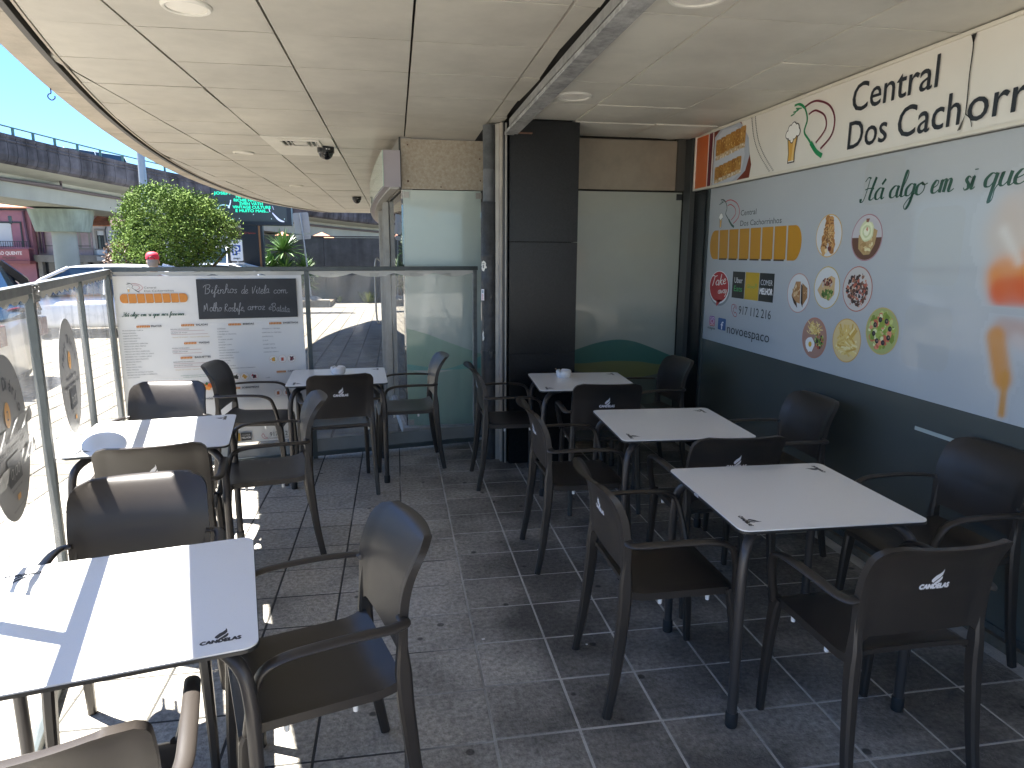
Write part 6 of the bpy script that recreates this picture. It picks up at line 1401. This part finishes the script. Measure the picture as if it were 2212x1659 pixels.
# ================================================================== CARS
M_tint = mat('car_glass', (.02, .035, .05), .04, spec=.9); M_tyre = mat('tyre', (.02, .02, .02), .8); M_rim = mat('wheel_rim', (.4, .4, .42), .3, metal=.8)
def car(loc, rz, L_, W, H, paint, label, roofpaint=None, roofz=None, front=.30, rear=.80, group='parked cars beyond the screen', gl=(.22, .34, .74, .93), belt=.62):
    """gl: glasshouse base front, roof front, roof rear, base rear as shares of the length"""
    e = empty('parked_car', loc, rz, label=label, cat='car', group=group); hb = H*belt
    st = [(0, .30, .58, .78), (.03, .22, .66, .90), (.10, .20, .86, .97), (gl[0], .19, .97, 1.0), (.5, .19, 1.0, 1.0), (gl[3]-.05, .19, 1.02, .99), (.955, .22, 1.0, .95), (1.0, .34, .9, .82)]
    V_ = []
    for s_, zb, zt, w in st:
        x = (s_-.5)*L_; hw = W/2*w; z0 = H*zb if zb > .25 else .22; z1 = hb*zt
        V_.append([(x, -hw*.93, z0), (x, -hw, z0+.12), (x, -hw*1.0, z1*.72), (x, -hw*.95, z1), (x, 0, z1+.02), (x, hw*.95, z1), (x, hw, z1*.72), (x, hw, z0+.12), (x, hw*.93, z0)])
    g = G(); n = 9
    for r_ in V_: g.v += r_
    for i in range(len(V_)-1):
        for j in range(n): g.f.append((i*n+j, i*n+(j+1) % n, (i+1)*n+(j+1) % n, (i+1)*n+j))
    g.f += [tuple(range(n)), tuple(reversed(range((len(V_)-1)*n, len(V_)*n)))]
    bd = obj('body', g, paint, e, 38); sb_ = bd.modifiers.new('soft', 'SUBSURF'); sb_.levels = 2; sb_.render_levels = 2
    # roof with pillars as one shell, glass inset under it
    def gp(s_, y, z): return ((s_-.5)*L_, y*W/2, z)
    a, b, c, d = gl; tw = .74
    g = G(); g.slab(lambda u, v: gp(b+(c-b)*u, (2*v-1)*tw, H-.035*(2*v-1)**2-.03*(2*u-1)**2), lambda u, v: gp(b+(c-b)*u, (2*v-1)*tw*.97, H-.05-.04*(2*v-1)**2-.03*(2*u-1)**2), 10, 8)
    obj('roof', g, roofpaint or paint, e, 50)
    for sy in (-1, 1):
        for path, sec in (([gp(a, sy*.90, hb-.02), gp((a+b)/2, sy*.83, (hb+H)/2), gp(b+.01, sy*tw*.98, H-.06)], (.028, .03)),
                          ([gp((b+c)/2, sy*.91, hb-.02), gp((b+c)/2, sy*tw*.99, H-.05)], (.03, .045)),
                          ([gp(d-.02, sy*.90, hb-.02), gp((c+d)/2+.01, sy*.83, (hb+H)/2+.05), gp(c-.01, sy*tw*.98, H-.06)], (.035, .06))):
            obj('pillar', G().bar(path, sec), roofpaint or paint, e, 40)
    for sy in (-1, 1):
        g = G(); g.slab(lambda u, v: gp((a+.02+(b-a)*v)+((d-c)*-v*.0+(d-.04-a-.02)-((b-a)+(d-c))*v*1.0+.02*v)*u, sy*(.915-(.915-tw)*v), hb-.01+(H-.055-hb)*v), lambda u, v: gp((a+.02+(b-a)*v)+((d-.04-a-.02)-((b-a)+(d-c))*v+.02*v)*u, sy*(.89-(.89-tw*.97)*v), hb-.01+(H-.055-hb)*v), 6, 4)
        obj('side_window', g, M_tint, e, 40)
    for (s0, s1, nm) in ((a, b, 'windscreen'), (d, c, 'rear_window')):
        g = G(); g.slab(lambda u, v: gp(s0+(s1-s0)*v, (2*u-1)*(.88-(.88-tw)*v), hb-.01+(H-.05-hb)*v-.01), lambda u, v: gp(s0+(s1-s0)*v, (2*u-1)*(.88-(.88-tw)*v), hb-.03+(H-.05-hb)*v-.03), 6, 4)
        obj(nm, g, M_tint, e, 40)
    for s_ in (.18, .80):
        for sy in (-1, 1):
            c0 = gp(s_, sy*.90, .31); M_ = Matrix.Translation(c0) @ Matrix.Rotation(radians(90), 4, 'X')
            g = G().lathe([(.20, -.10), (.29, -.10), (.31, -.07), (.31, .07), (.29, .10), (.20, .10)], 24); g.v = [tuple(M_ @ Vector(p)) for p in g.v]
            wh = obj('wheel', g, M_tyre, e, 40); g = G().lathe([(.001, -.08), (.05, -.09), (.19, -.07), (.2, .07), (.05, .09), (.001, .08)], 20); g.v = [tuple(M_ @ Vector(p)) for p in g.v]
            obj('rim', g, M_rim, wh, 40)
    for sy in (-1, 1):
        obj('headlight', G().box(*[gp(.01, 0, 0)[0]-.02, gp(.045, 0, 0)[0]], *sorted((sy*W*.28, sy*W*.44)), hb*.62, hb*.76, .02), MATS['white_paint'], e)
        obj('tail_light', G().box(gp(.965, 0, 0)[0], gp(1.0, 0, 0)[0]+.015, *sorted((sy*W*.32, sy*W*.45)), hb*.68, hb*.92, .02), mat('tail_red', (.10, .01, .01), .2), e)
        obj('mirror', G().box(gp(a+.035, 0, 0)[0]-.07, gp(a+.035, 0, 0)[0]+.07, *sorted((sy*W*.48, sy*W*.57)), hb-.01, hb+.13, .025), roofpaint or paint, e)
    return e
M_cw = mat('car_white', (.74, .75, .76), .25, coat=.6); M_cs = mat('car_silver', (.42, .44, .45), .3, metal=.4, coat=.5); M_cb = mat('car_black', (.02, .022, .026), .2, coat=.6); M_cg = mat('car_dark_grey', (.07, .075, .08), .3, coat=.5)
z_ = TZ(-7.2, 16)
car((-5.75, 15.2, TZ(-5.5, 15.2)+.03), radians(2), 4.4, 1.8, 1.47, M_cw, 'white saloon car parked side-on behind the side screen', gl=(.20, .38, .70, .93))
car((-4.9, 19.0, TZ(-4.9, 19)), radians(-3), 4.3, 1.8, 1.44, M_cs, 'silver car parked behind the white one near the man in the cap', gl=(.2, .38, .70, .93))
car((-5.82, 9.0, TZ(-5.8, 9.0)), radians(6), 2.7, 1.62, 1.66, M_cw, 'small two-tone white and black city car at the left edge', roofpaint=M_cb, gl=(.12, .36, .86, .985), belt=.60)
car((-8.6, 36, TZ(-8.6, 36)), radians(90), 5.0, 2.0, 2.35, M_cw, 'white van seen end-on beyond the tree trunks', gl=(.08, .22, .97, 1.0), belt=.55)
# vehicle on the viaduct
vq, vn = vframe(48)
car((vq.x-3.2, vq.y+3.2, vq.z-1.5), radians(60), 6.0, 2.0, 1.95, M_cw, 'white truck driving on the viaduct behind the lamp mast', gl=(.1, .2, .95, 1.0), belt=.6)
# ================================================================== MAN IN A RED CAP
def person(loc, rz, label):
    e = empty('person', loc, rz, label=label, cat='person')
    V_ = [(0, 0, .95, .15), (0, 0, 1.10, .145), (0, 0, 1.28, .165), (0, 0, 1.42, .14), (0, 0, 1.50, .062), (0, .012, 1.58, .062),
          (.10, 0, .90, .10), (.11, .01, .50, .072), (.11, -.01, .10, .05), (.11, .10, .04, .045), (-.10, 0, .90, .10), (-.11, -.02, .50, .072), (-.12, -.04, .10, .05), (-.12, .06, .04, .045),
          (.19, 0, 1.41, .065), (.25, .0, 1.15, .048), (.24, .10, .92, .038), (-.19, 0, 1.41, .065), (-.25, .0, 1.15, .048), (-.24, .08, .92, .038)]
    E_ = [(0, 1), (1, 2), (2, 3), (3, 4), (4, 5), (0, 6), (6, 7), (7, 8), (8, 9), (0, 10), (10, 11), (11, 12), (12, 13), (3, 14), (14, 15), (15, 16), (3, 17), (17, 18), (18, 19)]
    # head vertices
    V_ += [(0, .02, 1.66, .085), (0, .0, 1.76, .088)]; E_ += [(5, 20), (20, 21)]
    # fingers
    for sx, b in ((1, 16), (-1, 19)):
        hx, hy, hz, _ = V_[b]
        V_.append((hx, hy+.03, hz-.08, .034)); h = len(V_)-1; E_.append((b, h))
        for k in range(4): V_.append((hx+.0, hy+.0+.02*k, hz-.17+.008*abs(k-1), .009)); E_.append((h, len(V_)-1))
        V_.append((hx-sx*.03, hy+.06, hz-.11, .011)); E_.append((h, len(V_)-1))
    me = bpy.data.meshes.new('body'); me.from_pydata([v[:3] for v in V_], E_, []); o = link('body', me, e)
    me.materials.append(mat('skin', (.42, .24, .16), .6)); sk = o.modifiers.new('skin', 'SKIN'); 
    for i, v in enumerate(me.skin_vertices[0].data): v.radius = (V_[i][3], V_[i][3]*(.75 if i < 4 else 1)); v.use_root = i == 0
    ss = o.modifiers.new('sub', 'SUBSURF'); ss.levels = 2; ss.render_levels = 2; sk.use_smooth_shade = True
    sh = mat('shirt', (.16, .20, .28), .8)
    def ring_shell(rows, nm, m_):
        g = G(); n = 20
        for (cx, cy, z, a, b) in rows: g.v += [(cx+a*cos(2*pi*j/n), cy+b*sin(2*pi*j/n), z) for j in range(n)]
        g.f = [(i*n+j, i*n+(j+1) % n, (i+1)*n+(j+1) % n, (i+1)*n+j) for i in range(len(rows)-1) for j in range(n)]+[tuple(range(n)), tuple(reversed(range((len(rows)-1)*n, len(rows)*n)))]
        return obj(nm, g, m_, e, 60)
    ring_shell([(0, 0, .86, .20, .145), (0, 0, 1.0, .19, .14), (0, 0, 1.2, .205, .15), (0, 0, 1.36, .235, .14), (0, 0, 1.44, .20, .11), (0, 0, 1.485, .09, .085)], 'shirt', sh)
    for sx in (-1, 1): 
        obj('sleeve', G().tube([(sx*.17, 0, 1.42), (sx*.235, 0, 1.3), (sx*.255, .01, 1.16)], [.085, .075, .068], 14), sh, e, 60)
        obj('trouser_leg', G().tube([(sx*.09, 0, .92), (sx*.11, 0, .5), (sx*.115, -.02, .08)], [.125, .095, .075], 14), mat('trousers', (.05, .055, .07), .85), e, 60)
    # hair, ears, face, cap
    ring_shell([(0, -.015, 1.63, .070, .072), (0, -.018, 1.68, .083, .088), (0, -.015, 1.73, .088, .092), (0, -.01, 1.765, .085, .088)], 'hair', mat('hair_grey', (.25, .22, .20), .8))
    for sx in (-1, 1): obj('ear', G().add(*(lambda b_: ([tuple(Vector((sx*.092, .015, 1.70))+Vector((v.co.x*.012, v.co.y*.02, v.co.z*.032))) for v in b_.verts], [tuple(w.index for w in f.verts) for f in b_.faces]))((lambda b_: (bmesh.ops.create_icosphere(b_, subdivisions=2, radius=1), b_)[1])(bmesh.new()))), MATS['skin'], e, 60)
    obj('nose', G().tube([(0, .10, 1.73), (0, .122, 1.695), (0, .105, 1.685)], [.008, .014, .011], 8), MATS['skin'], e, 60)
    for sx in (-1, 1): obj('eye', G().lathe([(.001, -.004), (.010, -.002), (.010, .002), (.001, .004)], 10, (sx*.032, .098, 1.735)), mat('eye_white', (.6, .6, .6), .3), e)
    obj('mouth', G().box(-.024, .024, .096, .102, 1.652, 1.660), mat('lips', (.35, .12, .1), .5), e)
    capm = mat('cap_red', (.62, .02, .05), .7)
    cap = obj('cap', G().lathe([(.098, 1.745), (.102, 1.765), (.099, 1.80), (.088, 1.835), (.062, 1.858), (.025, 1.868), (.001, 1.869)], 28, (0, -.005, 0)), capm, e, 60)
    g = G(); g.slab(lambda u, v: ((2*u-1)*.085*(1-.25*v), .075+.085*v-.03*(2*u-1)**2, 1.755-.02*v-.02*(2*u-1)**2), lambda u, v: ((2*u-1)*.085*(1-.25*v), .075+.085*v-.03*(2*u-1)**2, 1.749-.02*v-.02*(2*u-1)**2), 8, 4)
    obj('peak', g, capm, cap, 60)
    obj('strap_gap', G().tube(catmull([(-.05, -.095, 1.75), (-.035, -.103, 1.775), (0, -.107, 1.785), (.035, -.103, 1.775), (.05, -.095, 1.75)], 4), [.006]*17, 8), M_blk, cap, 60)
    return e
person((-3.93, 12.2, TZ(-3.9, 12.2)-.20), radians(6), 'man in a bright red cap seen from behind above the screen rail')
